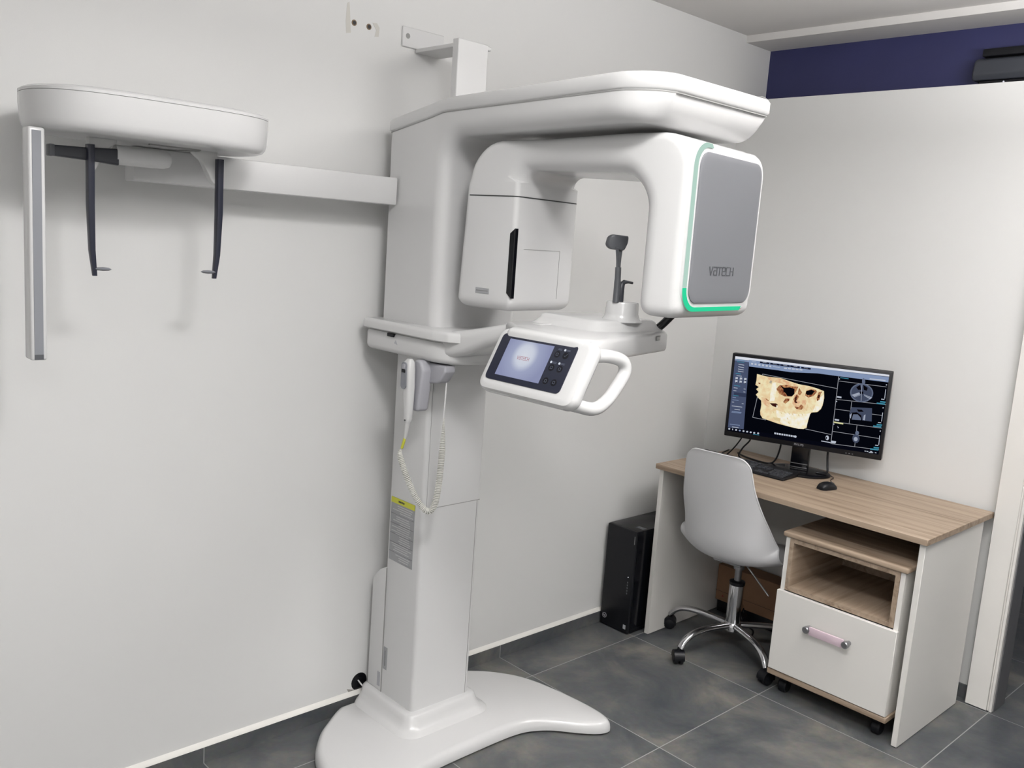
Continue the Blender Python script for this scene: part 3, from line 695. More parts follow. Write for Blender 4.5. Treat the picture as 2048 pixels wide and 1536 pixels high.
MB().tube([(-1.999, -0.327, 1.066), (-1.999, -0.323, 1.04), (-1.999, -0.318, 1.016)], [0.0085, 0.0065, 0.004], 10).build('strain_relief', M_plast2, X)
MB().tube(spline([(-1.999, -0.318, 1.018), (-2.0, -0.313, 1.0), (-2.0, -0.307, 0.985)], 4), 0.0042, 10).build('yellow_sleeve', M_yel, X)
cp_ = spline([(-2.0, -0.307, 0.986), (-2.0, -0.298, 0.968), (-1.998, -0.305, 0.945), (-1.99, -0.325, 0.90), (-1.975, -0.345, 0.85), (-1.957, -0.368, 0.812), (-1.945, -0.385, 0.806), (-1.935, -0.395, 0.83), (-1.93, -0.402, 0.90), (-1.928, -0.405, 1.0), (-1.928, -0.404, 1.09)], 30)
# resample and coil
dist = [0.0]
for a, b in zip(cp_, cp_[1:]): dist.append(dist[-1] + (b - a).length)
L = dist[-1]; N = 1900; ctr = []
k = 0
for i in range(N):
    s = L * i / (N - 1)
    while k < len(dist) - 2 and dist[k + 1] < s: k += 1
    f = (s - dist[k]) / max(1e-9, dist[k + 1] - dist[k]); ctr.append((s, cp_[k].lerp(cp_[k + 1], f)))
hel = []
for i, (s, p) in enumerate(ctr):
    tg = (ctr[min(i + 1, N - 1)][1] - ctr[max(i - 1, 0)][1]).normalized()
    n1 = tg.cross(Vector((1, 0.3, 0))).normalized(); n2 = tg.cross(n1)
    r = 0.0076 * min(1, s / 0.03, (L - s) / 0.10); ph = 2 * PI * s / 0.0050
    hel.append(p + (n1 * math.cos(ph) + n2 * math.sin(ph)) * r)
MB().tube(hel, 0.0022, 5).build('coiled_cord', M_coil, X, smooth=True)
MB().tube(spline([(-1.928, -0.404, 1.088), (-1.925, -0.402, 1.14), (-1.918, -0.395, 1.20), (-1.91, -0.385, 1.252)], 6), 0.0026, 8).build('cord_end', M_plast, X)
MON={'toolbar': [('white',[(0.0,1.0),(1.0,1.0),(1.0002,0.9771),(-0.0001,0.9645)]),('blue1',[(0.0964,0.9729),(0.9995,0.9718),(0.9993,0.906),(0.7419,0.9056),(0.5575,0.9087),(0.388,0.8814),(0.283,0.8852),(0.102,0.888)]),('blue1',[(-0.0,0.9634),(0.0971,0.962),(0.0983,0.9436),(-0.0012,0.9443)]),('navy',[(0.1723,0.9705),(0.2374,0.9692),(0.2373,0.9473),(0.1722,0.9485)]),('navy',[(0.2421,0.9691),(0.3066,0.9678),(0.3065,0.946),(0.242,0.9472)]),('navy',[(0.3095,0.9674),(0.3735,0.9661),(0.3735,0.9444),(0.3095,0.9456)]),('navy',[(0.3762,0.9678),(0.4396,0.9665),(0.4396,0.9449),(0.3762,0.9461)]),('navy',[(0.4482,0.9662),(0.511,0.965),(0.5111,0.9435),(0.4483,0.9446)]),('icon',[(0.1137,0.938),(0.128,0.9378),(0.128,0.9158),(0.1136,0.916)]),('icon',[(0.1376,0.9377),(0.1519,0.9375),(0.1518,0.9155),(0.1375,0.9157)]),('icon',[(0.1633,0.9367),(0.1775,0.9365),(0.1775,0.9145),(0.1632,0.9147)]),('icon',[(0.1889,0.9357),(0.2031,0.9355),(0.203,0.9135),(0.1888,0.9137)]),('icon',[(0.2138,0.9345),(0.2279,0.9343),(0.2279,0.9124),(0.2137,0.9126)]),('icon',[(0.2374,0.9342),(0.2515,0.934),(0.2515,0.9121),(0.2373,0.9123)]),('icon',[(0.2626,0.9271),(0.3094,0.9265),(0.3094,0.921),(0.2625,0.9216)]),('icon',[(0.3371,0.9309),(0.3568,0.9309),(0.3568,0.9136),(0.3371,0.9135)]),('icon',[(0.363,0.9334),(0.3827,0.9334),(0.3827,0.916),(0.363,0.916)]),('icon',[(0.389,0.9337),(0.4086,0.9337),(0.4086,0.9164),(0.389,0.9164)]),('icon',[(0.4137,0.9348),(0.4332,0.9348),(0.4333,0.9175),(0.4137,0.9175)]),('icon',[(0.4389,0.9361),(0.4584,0.9361),(0.4584,0.9188),(0.4389,0.9188)]),('icon',[(0.8849,0.9278),(0.9814,0.9311),(0.9815,0.9186),(0.8851,0.9152)]),('icon',[(0.12,0.9603),(0.1462,0.9605),(0.1462,0.9561),(0.12,0.9559)]),('icon',[(0.191,0.9647),(0.217,0.9648),(0.217,0.9604),(0.191,0.9603)]),('icon',[(0.2601,0.9632),(0.2859,0.9633),(0.2858,0.959),(0.2601,0.9588)]),('icon',[(0.3302,0.9632),(0.3557,0.9633),(0.3557,0.959),(0.3302,0.9588)]),('icon',[(0.3985,0.9629),(0.4238,0.963),(0.4238,0.9587),(0.3985,0.9586)]),('icon',[(0.4664,0.9605),(0.4914,0.9606),(0.4914,0.9563),(0.4664,0.9562)])],'sidebar': [('blue2',[(-0.0,0.9445),(0.0983,0.9436),(0.1132,0.0519),(0.0021,0.044)]),('blue3',[(0.1048,0.5285),(0.1069,0.4786),(0.0203,0.4741),(0.0189,0.5243)]),('cyan',[(0.0155,0.9623),(0.0668,0.9622),(0.0668,0.9555),(0.0155,0.9556)]),('cyan',[(0.0158,0.9346),(0.0671,0.9346),(0.0671,0.928),(0.0158,0.9279)]),('icon',[(0.0281,0.9018),(0.0675,0.8993),(0.0675,0.8926),(0.0281,0.8951)]),('icon',[(0.0285,0.8696),(0.0679,0.8672),(0.0679,0.8606),(0.0284,0.863)]),('icon',[(0.0288,0.8397),(0.0682,0.8374),(0.0682,0.8307),(0.0288,0.833)]),('icon',[(0.0291,0.812),(0.0685,0.8097),(0.0685,0.803),(0.0291,0.8053)]),('cyan',[(0.0156,0.78),(0.052,0.7793),(0.052,0.7704),(0.0155,0.771)]),('icon',[(0.0236,0.7505),(0.0599,0.751),(0.0599,0.7443),(0.0235,0.7438)]),('icon',[(0.0178,0.7269),(0.0342,0.7273),(0.0341,0.6983),(0.0177,0.6978)]),('icon',[(0.0481,0.7283),(0.0644,0.7287),(0.0643,0.6997),(0.0479,0.6992)]),('icon',[(0.0782,0.7296),(0.0945,0.73),(0.0944,0.7011),(0.0781,0.7007)]),('navy',[(0.0243,0.7021),(0.0328,0.7019),(0.0328,0.6918),(0.0243,0.6921)]),('navy',[(0.0546,0.7036),(0.0631,0.7033),(0.063,0.6933),(0.0545,0.6935)]),('navy',[(0.0847,0.705),(0.0931,0.7047),(0.0931,0.6947),(0.0846,0.6949)]),('icon',[(0.018,0.6867),(0.0344,0.6872),(0.0343,0.6581),(0.0179,0.6576)]),('icon',[(0.0483,0.6882),(0.0646,0.6886),(0.0645,0.6596),(0.0482,0.6591)]),('icon',[(0.0785,0.6896),(0.0947,0.69),(0.0946,0.6611),(0.0783,0.6606)]),('navy',[(0.0245,0.6619),(0.033,0.6617),(0.033,0.6516),(0.0245,0.6519)]),('navy',[(0.0548,0.6634),(0.0633,0.6632),(0.0632,0.6531),(0.0547,0.6534)]),('navy',[(0.0849,0.6649),(0.0934,0.6647),(0.0933,0.6546),(0.0849,0.6549)]),('cyan',[(0.0141,0.6164),(0.0566,0.617),(0.0566,0.6103),(0.014,0.6096)]),('icon',[(0.013,0.5858),(0.0404,0.5863),(0.0404,0.5796),(0.013,0.5791)]),('icon',[(0.0124,0.5486),(0.0337,0.5491),(0.0337,0.5423),(0.0124,0.5419)]),('icon',[(0.0828,0.588),(0.096,0.5882),(0.096,0.5815),(0.0827,0.5812)]),('icon',[(0.0829,0.5489),(0.0962,0.5491),(0.0962,0.5424),(0.0829,0.5421)]),('cyan',[(0.0153,0.4852),(0.053,0.4861),(0.053,0.4794),(0.0153,0.4785)]),('blue1',[(0.0121,0.4586),(0.0365,0.4592),(0.0365,0.4524),(0.0121,0.4518)]),('blue1',[(0.0131,0.425),(0.0558,0.4262),(0.0557,0.4194),(0.0131,0.4182)]),('icon',[(0.0114,0.3941),(0.0267,0.3945),(0.0267,0.3878),(0.0114,0.3873)]),('icon',[(0.0806,0.3912),(0.0939,0.3916),(0.0939,0.3849),(0.0805,0.3845)]),('icon',[(0.0135,0.3426),(0.0866,0.3451),(0.0866,0.3383),(0.0135,0.3358)]),('icon',[(0.0345,0.3028),(0.0723,0.3041),(0.0723,0.2973),(0.0345,0.296)]),('blue1',[(0.0182,0.2714),(0.0852,0.2739),(0.0852,0.2671),(0.0181,0.2645)]),('blue1',[(0.0159,0.2594),(0.083,0.262),(0.0829,0.2552),(0.0158,0.2526)]),('blue1',[(0.0141,0.0964),(0.0845,0.0998),(0.0844,0.093),(0.0141,0.0895)]),('icon',[(0.0317,0.0636),(0.0775,0.0659),(0.0775,0.0591),(0.0316,0.0567)])],'skull': [('bone',[(0.1615,0.803),(0.231,0.7857),(0.3248,0.7885),(0.3847,0.763),(0.4469,0.7406),(0.5132,0.7345),(0.5655,0.7188),(0.6124,0.6955),(0.6197,0.6109),(0.6155,0.5124),(0.6067,0.4613),(0.5871,0.4181),(0.5511,0.4033),(0.5418,0.3735),(0.5372,0.3175),(0.5313,0.239),(0.5312,0.2005),(0.5127,0.1766),(0.4785,0.1694),(0.4256,0.1771),(0.3361,0.1972),(0.2325,0.2364),(0.216,0.2769),(0.2119,0.3206),(0.2147,0.4107),(0.2099,0.4652),(0.185,0.4979),(0.1695,0.5331),(0.1861,0.5705),(0.167,0.6048),(0.1846,0.6368),(0.1593,0.6585),(0.1629,0.7203)]),('bonewhite',[(0.3183,0.3705),(0.3545,0.3577),(0.4134,0.3509),(0.4708,0.3604),(0.527,0.3806),(0.5451,0.4072),(0.5372,0.3175),(0.53,0.2167),(0.5124,0.181),(0.4725,0.1711),(0.4133,0.1848),(0.3589,0.2089),(0.3439,0.255),(0.3236,0.2941)]),('bonewhite',[(0.2713,0.7125),(0.2941,0.7233),(0.3032,0.676),(0.3042,0.5771),(0.2985,0.4873),(0.2702,0.4692),(0.2665,0.5679)]),('bonewhite',[(0.5716,0.5556),(0.5956,0.6158),(0.6144,0.6528),(0.6169,0.5561),(0.606,0.472),(0.5839,0.4228),(0.5562,0.4123),(0.5678,0.4894)]),('pink',[(0.2312,0.7824),(0.3252,0.7821),(0.4213,0.7367),(0.4449,0.7292),(0.4353,0.7019),(0.365,0.7125),(0.2938,0.7287),(0.2455,0.745)]),('pink',[(0.2081,0.5092),(0.2381,0.5055),(0.271,0.4582),(0.2696,0.3912),(0.2448,0.4072),(0.2184,0.445)]),('pink',[(0.4246,0.6065),(0.4933,0.6124),(0.5107,0.5295),(0.5006,0.4285),(0.467,0.4144),(0.4367,0.434),(0.4187,0.4844)]),('rust',[(0.3026,0.6428),(0.3198,0.6909),(0.365,0.7125),(0.4178,0.7032),(0.4462,0.7099),(0.4379,0.6643),(0.4246,0.6065),(0.4098,0.57),(0.364,0.5587),(0.3273,0.5827)]),('rust',[(0.4417,0.6107),(0.4581,0.5819),(0.442,0.5232),(0.4524,0.4984),(0.4322,0.4988),(0.4223,0.5402)]),('rust',[(0.4498,0.6999),(0.4741,0.6404),(0.4626,0.5994),(0.447,0.6174)]),('rust',[(0.3712,0.5385),(0.3974,0.5395),(0.3964,0.5118),(0.3733,0.4674),(0.3574,0.4855)]),('rust',[(0.498,0.6679),(0.5273,0.6967),(0.5612,0.6994),(0.5687,0.6741),(0.5502,0.6154),(0.5181,0.5858),(0.4965,0.6077)]),('rust',[(0.5803,0.6715),(0.6017,0.6875),(0.5933,0.6477),(0.5923,0.5825),(0.5771,0.557),(0.5713,0.5989)]),('rust',[(0.4762,0.488),(0.4955,0.4601),(0.484,0.4188),(0.4492,0.4208),(0.4356,0.4502),(0.4647,0.4467)]),('rust',[(0.2381,0.5055),(0.2637,0.4786),(0.2582,0.4717),(0.2425,0.4844)]),('black',[(0.3475,0.6701),(0.3901,0.6857),(0.4229,0.6717),(0.4246,0.6065),(0.4096,0.5722),(0.3808,0.5684),(0.3668,0.6034),(0.3509,0.6215)]),('black',[(0.3248,0.7031),(0.3407,0.6849),(0.3565,0.6667),(0.3458,0.6532)]),('black',[(0.5008,0.6686),(0.5333,0.6927),(0.5544,0.6761),(0.5379,0.6287),(0.5102,0.6165),(0.4974,0.6351)]),('darkrust',[(0.2688,0.4466),(0.3125,0.4554),(0.3254,0.4388),(0.319,0.4039),(0.2918,0.4136)]),('bonewhite',[(0.3167,0.4366),(0.3273,0.4282),(0.3251,0.3999),(0.3161,0.4031)]),('darkrust',[(0.4305,0.5641),(0.4439,0.5784),(0.442,0.5232),(0.4524,0.4984),(0.4382,0.4948)]),('darkrust',[(0.5794,0.6443),(0.5913,0.6363),(0.586,0.5917),(0.5769,0.6003)]),('cloud',[(0.2546,0.7416),(0.2695,0.7395),(0.2663,0.7003),(0.251,0.7077)]),('rust',[(0.1776,0.6961),(0.1927,0.6941),(0.1912,0.6716),(0.1787,0.6797)]),('tan',[(0.3015,0.2715),(0.3547,0.269),(0.352,0.2238),(0.3157,0.2363)]),('tan',[(0.3499,0.3565),(0.3593,0.339),(0.3593,0.3235),(0.3499,0.3409)]),('tan',[(0.3722,0.3733),(0.3816,0.3558),(0.3816,0.3404),(0.3722,0.3578)]),('tan',[(0.402,0.3645),(0.4114,0.3471),(0.4114,0.3316),(0.402,0.349)]),('tan',[(0.4256,0.3596),(0.435,0.3422),(0.435,0.3268),(0.4257,0.3442)]),('tan',[(0.3951,0.2963),(0.4045,0.2789),(0.4045,0.2634),(0.3951,0.2808)]),('tan',[(0.4663,0.3592),(0.4756,0.3419),(0.4756,0.3265),(0.4663,0.3438)]),('tan',[(0.4882,0.3759),(0.4975,0.3586),(0.4975,0.3432),(0.4882,0.3606)]),('tan',[(0.297,0.3538),(0.3065,0.3363),(0.3065,0.3207),(0.297,0.3383)]),('tan',[(0.4075,0.2442),(0.4168,0.2268),(0.4169,0.2113),(0.4075,0.2287)]),('tan',[(0.5107,0.4563),(0.5186,0.4255),(0.5187,0.408),(0.5107,0.4388)]),('tan',[(0.5409,0.4749),(0.5488,0.4442),(0.5488,0.4267),(0.5409,0.4575)]),('tan',[(0.5161,0.5014),(0.524,0.4706),(0.5241,0.4531),(0.5161,0.4839)]),('line',[(0.1995,0.8083),(0.6924,0.747),(0.6925,0.7533),(0.1997,0.8148)]),('line',[(0.1979,0.8121),(0.1958,0.7896),(0.1993,0.7885),(0.2013,0.811)]),('line',[(0.1809,0.5144),(0.164,0.228),(0.1676,0.2274),(0.1845,0.5137)]),('line',[(0.1657,0.2244),(0.2573,0.2174),(0.2575,0.224),(0.1659,0.2311)]),('line',[(0.5237,0.1787),(0.6906,0.157),(0.6909,0.1635),(0.524,0.1852)])],'slices': [('line',[(0.6916,0.9021),(0.6961,0.0441),(0.7,0.0442),(0.6954,0.902)]),('line',[(0.6926,0.6095),(1.0046,0.627),(1.0044,0.6333),(0.6924,0.6159)]),('line',[(0.6944,0.3235),(0.9978,0.3305),(0.9977,0.3369),(0.6943,0.33)]),('line',[(0.6981,0.0409),(0.9997,0.0581),(0.9996,0.0644),(0.698,0.0474)]),('line',[(0.6976,0.8433),(0.9931,0.8449),(0.993,0.8511),(0.6976,0.8496)]),('line',[(0.8449,0.9051),(0.8514,0.7108),(0.8535,0.711),(0.8471,0.9052)]),('line',[(0.6948,0.4862),(0.9911,0.4882),(0.991,0.4945),(0.6948,0.4926)]),('line',[(0.7925,0.6113),(0.7943,0.327),(0.7976,0.3271),(0.7958,0.6112)]),('line',[(0.7017,0.2004),(0.9916,0.1985),(0.9916,0.2048),(0.7017,0.2069)]),('line',[(0.8442,0.3244),(0.8471,0.0495),(0.8503,0.0496),(0.8475,0.3245)]),('slice2',[(0.9182,0.7533),(0.9181,0.7227),(0.9132,0.6929),(0.9039,0.6661),(0.8907,0.6439),(0.8746,0.628),(0.8566,0.6194),(0.838,0.6188),(0.8199,0.6263),(0.8038,0.6412),(0.7907,0.6627),(0.7814,0.6893),(0.7767,0.7191),(0.7769,0.75),(0.7819,0.78),(0.7914,0.8069),(0.8048,0.8289),(0.821,0.8446),(0.839,0.8528),(0.8576,0.8531),(0.8755,0.8455),(0.8914,0.8305),(0.9044,0.8091),(0.9135,0.7828)]),('slice1',[(0.9108,0.7515),(0.9106,0.7247),(0.9062,0.6986),(0.8978,0.6751),(0.886,0.6556),(0.8716,0.6416),(0.8555,0.6341),(0.8388,0.6335),(0.8228,0.6399),(0.8084,0.6529),(0.7967,0.6717),(0.7885,0.6949),(0.7843,0.7209),(0.7845,0.748),(0.789,0.7742),(0.7976,0.7978),(0.8095,0.8172),(0.824,0.831),(0.8401,0.8383),(0.8567,0.8387),(0.8727,0.8321),(0.8869,0.819),(0.8985,0.8003),(0.9066,0.7773)]),('slice2',[(0.8602,0.8821),(0.8607,0.8713),(0.8605,0.861),(0.8596,0.8521),(0.8581,0.845),(0.8561,0.8403),(0.8537,0.8383),(0.8512,0.8391),(0.8485,0.8428),(0.846,0.8489),(0.8438,0.8571),(0.8421,0.8669),(0.841,0.8776),(0.8405,0.8884),(0.8407,0.8987),(0.8416,0.9076),(0.8431,0.9147),(0.8451,0.9193),(0.8475,0.9213),(0.8501,0.9205),(0.8527,0.9169),(0.8552,0.9107),(0.8574,0.9025),(0.8591,0.8927)]),('black',[(0.8105,0.7963),(0.8323,0.8333),(0.8424,0.7721),(0.8236,0.7676)]),('black',[(0.8511,0.8377),(0.8805,0.8077),(0.8779,0.77),(0.8585,0.776)]),('slice3',[(0.7879,0.6951),(0.8313,0.7376),(0.8444,0.7089),(0.8091,0.6684)]),('slice3',[(0.8597,0.7233),(0.9162,0.6947),(0.9044,0.6706),(0.8666,0.7037)]),('black',[(0.8359,0.7493),(0.8573,0.7545),(0.8574,0.7174),(0.8413,0.7135)]),('slice1',[(0.848,0.7276),(0.8005,0.6655),(0.8017,0.6619),(0.8492,0.7241)]),('slice1',[(0.8476,0.7268),(0.8245,0.6336),(0.8265,0.6317),(0.8496,0.7249)]),('slice1',[(0.8475,0.7256),(0.855,0.6265),(0.8571,0.627),(0.8497,0.7261)]),('slice1',[(0.8478,0.7245),(0.8837,0.646),(0.8853,0.6487),(0.8494,0.7272)]),('slice1',[(0.8483,0.7239),(0.9029,0.6869),(0.9035,0.6909),(0.8489,0.7279)]),('slice3',[(0.8414,0.8356),(0.8498,0.6307),(0.853,0.6311),(0.8447,0.836)]),('slice1',[(0.7965,0.5423),(0.9234,0.564),(0.9321,0.3991),(0.8734,0.3963),(0.797,0.3867),(0.7896,0.4493)]),('black',[(0.8016,0.4739),(0.8336,0.4876),(0.8633,0.4578),(0.8734,0.3963),(0.7974,0.3814),(0.7912,0.4282)]),('slice2',[(0.814,0.4556),(0.841,0.4627),(0.863,0.4256),(0.8668,0.3966),(0.808,0.3874)]),('slice3',[(0.792,0.4391),(0.8047,0.4693),(0.8017,0.3987),(0.7944,0.4075)]),('black',[(0.8309,0.5243),(0.8635,0.5274),(0.8762,0.504),(0.844,0.4956)]),('slice3',[(0.8794,0.4621),(0.8893,0.4753),(0.8895,0.4006),(0.8784,0.4029)]),('slice1',[(0.8727,0.1647),(0.8709,0.1293),(0.8611,0.1049),(0.8471,0.1009),(0.8341,0.1188),(0.8272,0.1519),(0.829,0.1874),(0.8388,0.2117),(0.8529,0.2157),(0.8658,0.1977)]),('slice2',[(0.8648,0.2327),(0.8638,0.2159),(0.8586,0.2043),(0.8512,0.2022),(0.8445,0.2105),(0.8411,0.2261),(0.8421,0.2429),(0.8473,0.2545),(0.8547,0.2565),(0.8613,0.2482)]),('slice3',[(0.8619,0.1541),(0.8595,0.1336),(0.851,0.1229),(0.8412,0.1283),(0.8359,0.1468),(0.8383,0.1673),(0.8469,0.178),(0.8566,0.1725)]),('icon',[(0.6993,0.6564),(0.7273,0.6546),(0.7274,0.6354),(0.6994,0.637)]),('icon',[(0.7027,0.3659),(0.7308,0.3647),(0.7309,0.3452),(0.7028,0.3464)]),('icon',[(0.6982,0.0737),(0.7264,0.0731),(0.7265,0.0534),(0.6983,0.054)]),('cyan',[(0.9472,0.6421),(0.9965,0.6439),(0.9967,0.6271),(0.9473,0.6252)]),('cyan',[(0.9669,0.6661),(0.999,0.6677),(0.9991,0.6509),(0.9671,0.6492)]),('cyan',[(0.9447,0.3545),(0.9943,0.3573),(0.9945,0.3403),(0.9449,0.3374)]),('cyan',[(0.9646,0.379),(0.9968,0.3813),(0.997,0.3644),(0.9647,0.362)]),('cyan',[(0.9449,0.0646),(0.9948,0.0684),(0.995,0.0513),(0.9451,0.0474)]),('cyan',[(0.9649,0.0898),(0.9973,0.0928),(0.9974,0.0757),(0.965,0.0727)]),('icon',[(0.971,0.6961),(0.9903,0.6967),(0.9904,0.6872),(0.9711,0.6866)]),('icon',[(0.9708,0.4036),(0.9902,0.4046),(0.9903,0.395),(0.9709,0.3941)]),('icon',[(0.972,0.1172),(0.9915,0.1185),(0.9916,0.1089),(0.9721,0.1075)]),('icon',[(0.9882,0.818),(0.9891,0.7026),(0.9928,0.7026),(0.9919,0.8179)]),('icon',[(0.989,0.5284),(0.9895,0.4171),(0.9932,0.4171),(0.9928,0.5283)]),('icon',[(0.9895,0.2411),(0.9919,0.1239),(0.9957,0.1242),(0.9932,0.2413)]),('yellow',[(0.6985,0.3311),(0.7597,0.3281),(0.7598,0.3108),(0.6986,0.3138)]),('icon',[(0.6963,0.8792),(0.7029,0.8797),(0.703,0.8669),(0.6964,0.8665)]),('icon',[(0.6967,0.5933),(0.7034,0.5939),(0.7034,0.581),(0.6968,0.5804)]),('icon',[(0.6977,0.3038),(0.7044,0.3045),(0.7045,0.2915),(0.6978,0.2908)]),('icon',[(0.9875,0.8792),(0.9939,0.8796),(0.994,0.8671),(0.9876,0.8666)]),('icon',[(0.9864,0.5939),(0.9928,0.5945),(0.9929,0.5818),(0.9865,0.5812)]),('icon',[(0.9883,0.3023),(0.9947,0.303),(0.9948,0.2902),(0.9884,0.2895)]),('icon',[(0.7258,0.281),(0.735,0.2618),(0.7299,0.2549)]),('cyan',[(0.7041,0.8943),(0.7566,0.8936),(0.7566,0.8862),(0.7041,0.8869)])],'taskbar': [('navy2',[(0.0031,0.0477),(0.1132,0.0519),(0.6966,0.0415),(0.7003,-0.0101),(0.0,-0.0)]),('navy2',[(0.6938,0.0407),(1.0012,0.0413),(1.0004,0.0023),(0.6972,-0.0055)]),('icon',[(0.0203,0.0296),(0.0194,0.0227),(0.016,0.0176),(0.0115,0.0163),(0.0076,0.0194),(0.0058,0.0256),(0.0067,0.0326),(0.0101,0.0377),(0.0146,0.0389),(0.0185,0.0358)]),('icon',[(0.0407,0.0284),(0.0405,0.0216),(0.0389,0.0171),(0.0367,0.0164),(0.0346,0.02),(0.0335,0.0264),(0.0337,0.0332),(0.0353,0.0378),(0.0375,0.0384),(0.0396,0.0348)]),('icon',[(0.0689,0.0294),(0.0679,0.0224),(0.0646,0.0174),(0.0601,0.0161),(0.0562,0.0192),(0.0544,0.0254),(0.0554,0.0323),(0.0587,0.0374),(0.0632,0.0386),(0.0671,0.0356)]),('blue1',[(0.0946,0.0297),(0.0936,0.0227),(0.0903,0.0177),(0.0858,0.0164),(0.082,0.0195),(0.0802,0.0257),(0.0811,0.0326),(0.0844,0.0377),(0.0889,0.0389),(0.0928,0.0359)]),('icon',[(0.1208,0.0301),(0.1198,0.0232),(0.1165,0.0182),(0.1121,0.0169),(0.1082,0.02),(0.1064,0.0261),(0.1073,0.0331),(0.1107,0.0381),(0.1151,0.0394),(0.119,0.0363)]),('icon',[(0.1463,0.0293),(0.1454,0.0224),(0.1421,0.0174),(0.1377,0.0161),(0.1338,0.0192),(0.132,0.0253),(0.133,0.0323),(0.1363,0.0373),(0.1407,0.0385),(0.1445,0.0355)]),('icon',[(0.1712,0.0294),(0.1703,0.0225),(0.167,0.0175),(0.1625,0.0163),(0.1587,0.0193),(0.1569,0.0255),(0.1578,0.0324),(0.1611,0.0374),(0.1655,0.0386),(0.1694,0.0356)]),('icon',[(0.1954,0.0283),(0.1945,0.0214),(0.1912,0.0164),(0.1868,0.0151),(0.183,0.0182),(0.1812,0.0243),(0.1821,0.0312),(0.1854,0.0363),(0.1898,0.0375),(0.1936,0.0344)]),('icon',[(0.2223,0.0313),(0.2214,0.0244),(0.2181,0.0194),(0.2137,0.0182),(0.2099,0.0212),(0.2081,0.0273),(0.2091,0.0342),(0.2123,0.0392),(0.2167,0.0405),(0.2205,0.0374)]),('cyan',[(0.1805,0.0077),(0.2237,0.0108),(0.2237,0.0052),(0.1805,0.0021)]),('icon',[(0.3238,0.0754),(0.3357,0.0742),(0.3357,0.0518),(0.3238,0.053)]),('icon',[(0.3398,0.0754),(0.3517,0.0742),(0.3517,0.0518),(0.3398,0.053)]),('icon',[(0.3557,0.0753),(0.3676,0.0742),(0.3676,0.0518),(0.3557,0.053)]),('icon',[(0.3716,0.0753),(0.3835,0.0742),(0.3835,0.0519),(0.3716,0.053)]),('icon',[(0.3875,0.0753),(0.3994,0.0742),(0.3994,0.0519),(0.3875,0.053)]),('icon',[(0.4034,0.0753),(0.4152,0.0741),(0.4152,0.0519),(0.4034,0.053)]),('icon',[(0.4192,0.0753),(0.431,0.0741),(0.431,0.0519),(0.4192,0.053)]),('icon',[(0.435,0.0753),(0.4468,0.0741),(0.4468,0.0519),(0.435,0.053)]),('icon',[(0.4508,0.0752),(0.4625,0.0741),(0.4625,0.0519),(0.4508,0.053)]),('icon',[(0.4736,0.065),(0.4727,0.0556),(0.4691,0.0489),(0.4642,0.0475),(0.4598,0.052),(0.4576,0.0605),(0.4585,0.0699),(0.4621,0.0766),(0.4671,0.078),(0.4715,0.0735)]),('icon',[(0.6817,0.1139),(0.6813,0.0985),(0.678,0.0863),(0.6728,0.0807),(0.6669,0.0832),(0.6621,0.093),(0.6595,0.1076),(0.6599,0.1231),(0.6632,0.1352),(0.6684,0.1408),(0.6743,0.1384),(0.6791,0.1285)]),('black',[(0.6623,0.1238),(0.6701,0.1172),(0.6687,0.0905),(0.6612,0.0994)]),('icon',[(0.6353,0.0645),(0.6951,0.0619),(0.6951,0.0509),(0.6354,0.0536)]),('icon',[(0.6991,0.0839),(0.7289,0.0847),(0.729,0.0651),(0.6992,0.0642)]),('icon',[(0.9124,0.0243),(0.9234,0.0243),(0.9234,0.0146),(0.9125,0.0146)]),('icon',[(0.9261,0.024),(0.936,0.0237),(0.9361,0.014),(0.9262,0.0143)]),('icon',[(0.9459,0.0298),(0.9601,0.0308),(0.9602,0.0211),(0.946,0.0201)]),('icon',[(0.9394,0.0149),(0.9664,0.0197),(0.9665,0.01),(0.9395,0.0052)]),('icon',[(0.9764,0.0237),(0.9863,0.0234),(0.9864,0.0137),(0.9765,0.0141)])]}
# ------------------------------------------------------------------ desk
DX0, DX1, DY0, DY1, DH = -0.6113, -0.0212, -0.1878, -1.2967, 0.7433
D = thing('desk', 'white desk with light oak top against the right partition, holding the monitor', 'desk', (-0.32, -0.74, 0))
MB().box(DX0, DX1, DY1, DY0, DH - 0.021, DH, 0.0012, 1).build('desktop', M_woodY, D, 'light oak top')
for y0, y1 in ((DY0 - 0.030, DY0 - 0.010), (DY1 + 0.010, DY1 + 0.030)):
    MB().box(DX0 + 0.018, -0.085, y0, y1, 0.003, DH - 0.0215, 0.001, 1).build('side_panel', M_lam, D)
MB().box(-0.095, -0.077, DY1 + 0.030, DY0 - 0.030, 0.40, DH - 0.06).build('back_panel', M_lam, D)
MB().box(-0.115, -0.095, DY1 + 0.030, DY0 - 0.030, DH - 0.06, DH - 0.0215).build('rear_shadow_strip', M_woodY, D)  # brown strip put in for the shadow under the desktop
# ------------------------------------------------------------------ rolling drawer cabinet
P = thing('drawer_cabinet', 'rolling white drawer cabinet with oak top and open oak niche under the desk', 'cabinet', (-0.38, -1.02, 0))
px0, px1, py0, py1 = -0.600, -0.16, -1.247, -0.785
MB().box(px0 - 0.004, px1, py0, py1, 0.607, 0.627, 0.006, 3).build('cabinet_top', M_woodY, P)
MB().box(px0 - 0.008, px1, py0 + 0.003, py1 - 0.003, 0.074, 0.094, 0.002, 1).build('base_board', M_woodY, P)
ins = 0.010
body = MB().box(px0 + 0.006, px1, py1 - ins - 0.016, py1 - ins, 0.0945, 0.6065).box(px0 + 0.006, px1, py0 + ins, py0 + ins + 0.016, 0.0945, 0.6065)
body.box(px1 - 0.012, px1, py0 + ins, py1 - ins, 0.0945, 0.45).box(px0 + 0.02, px1, py0 + ins + 0.016, py1 - ins - 0.016, 0.0945, 0.105)
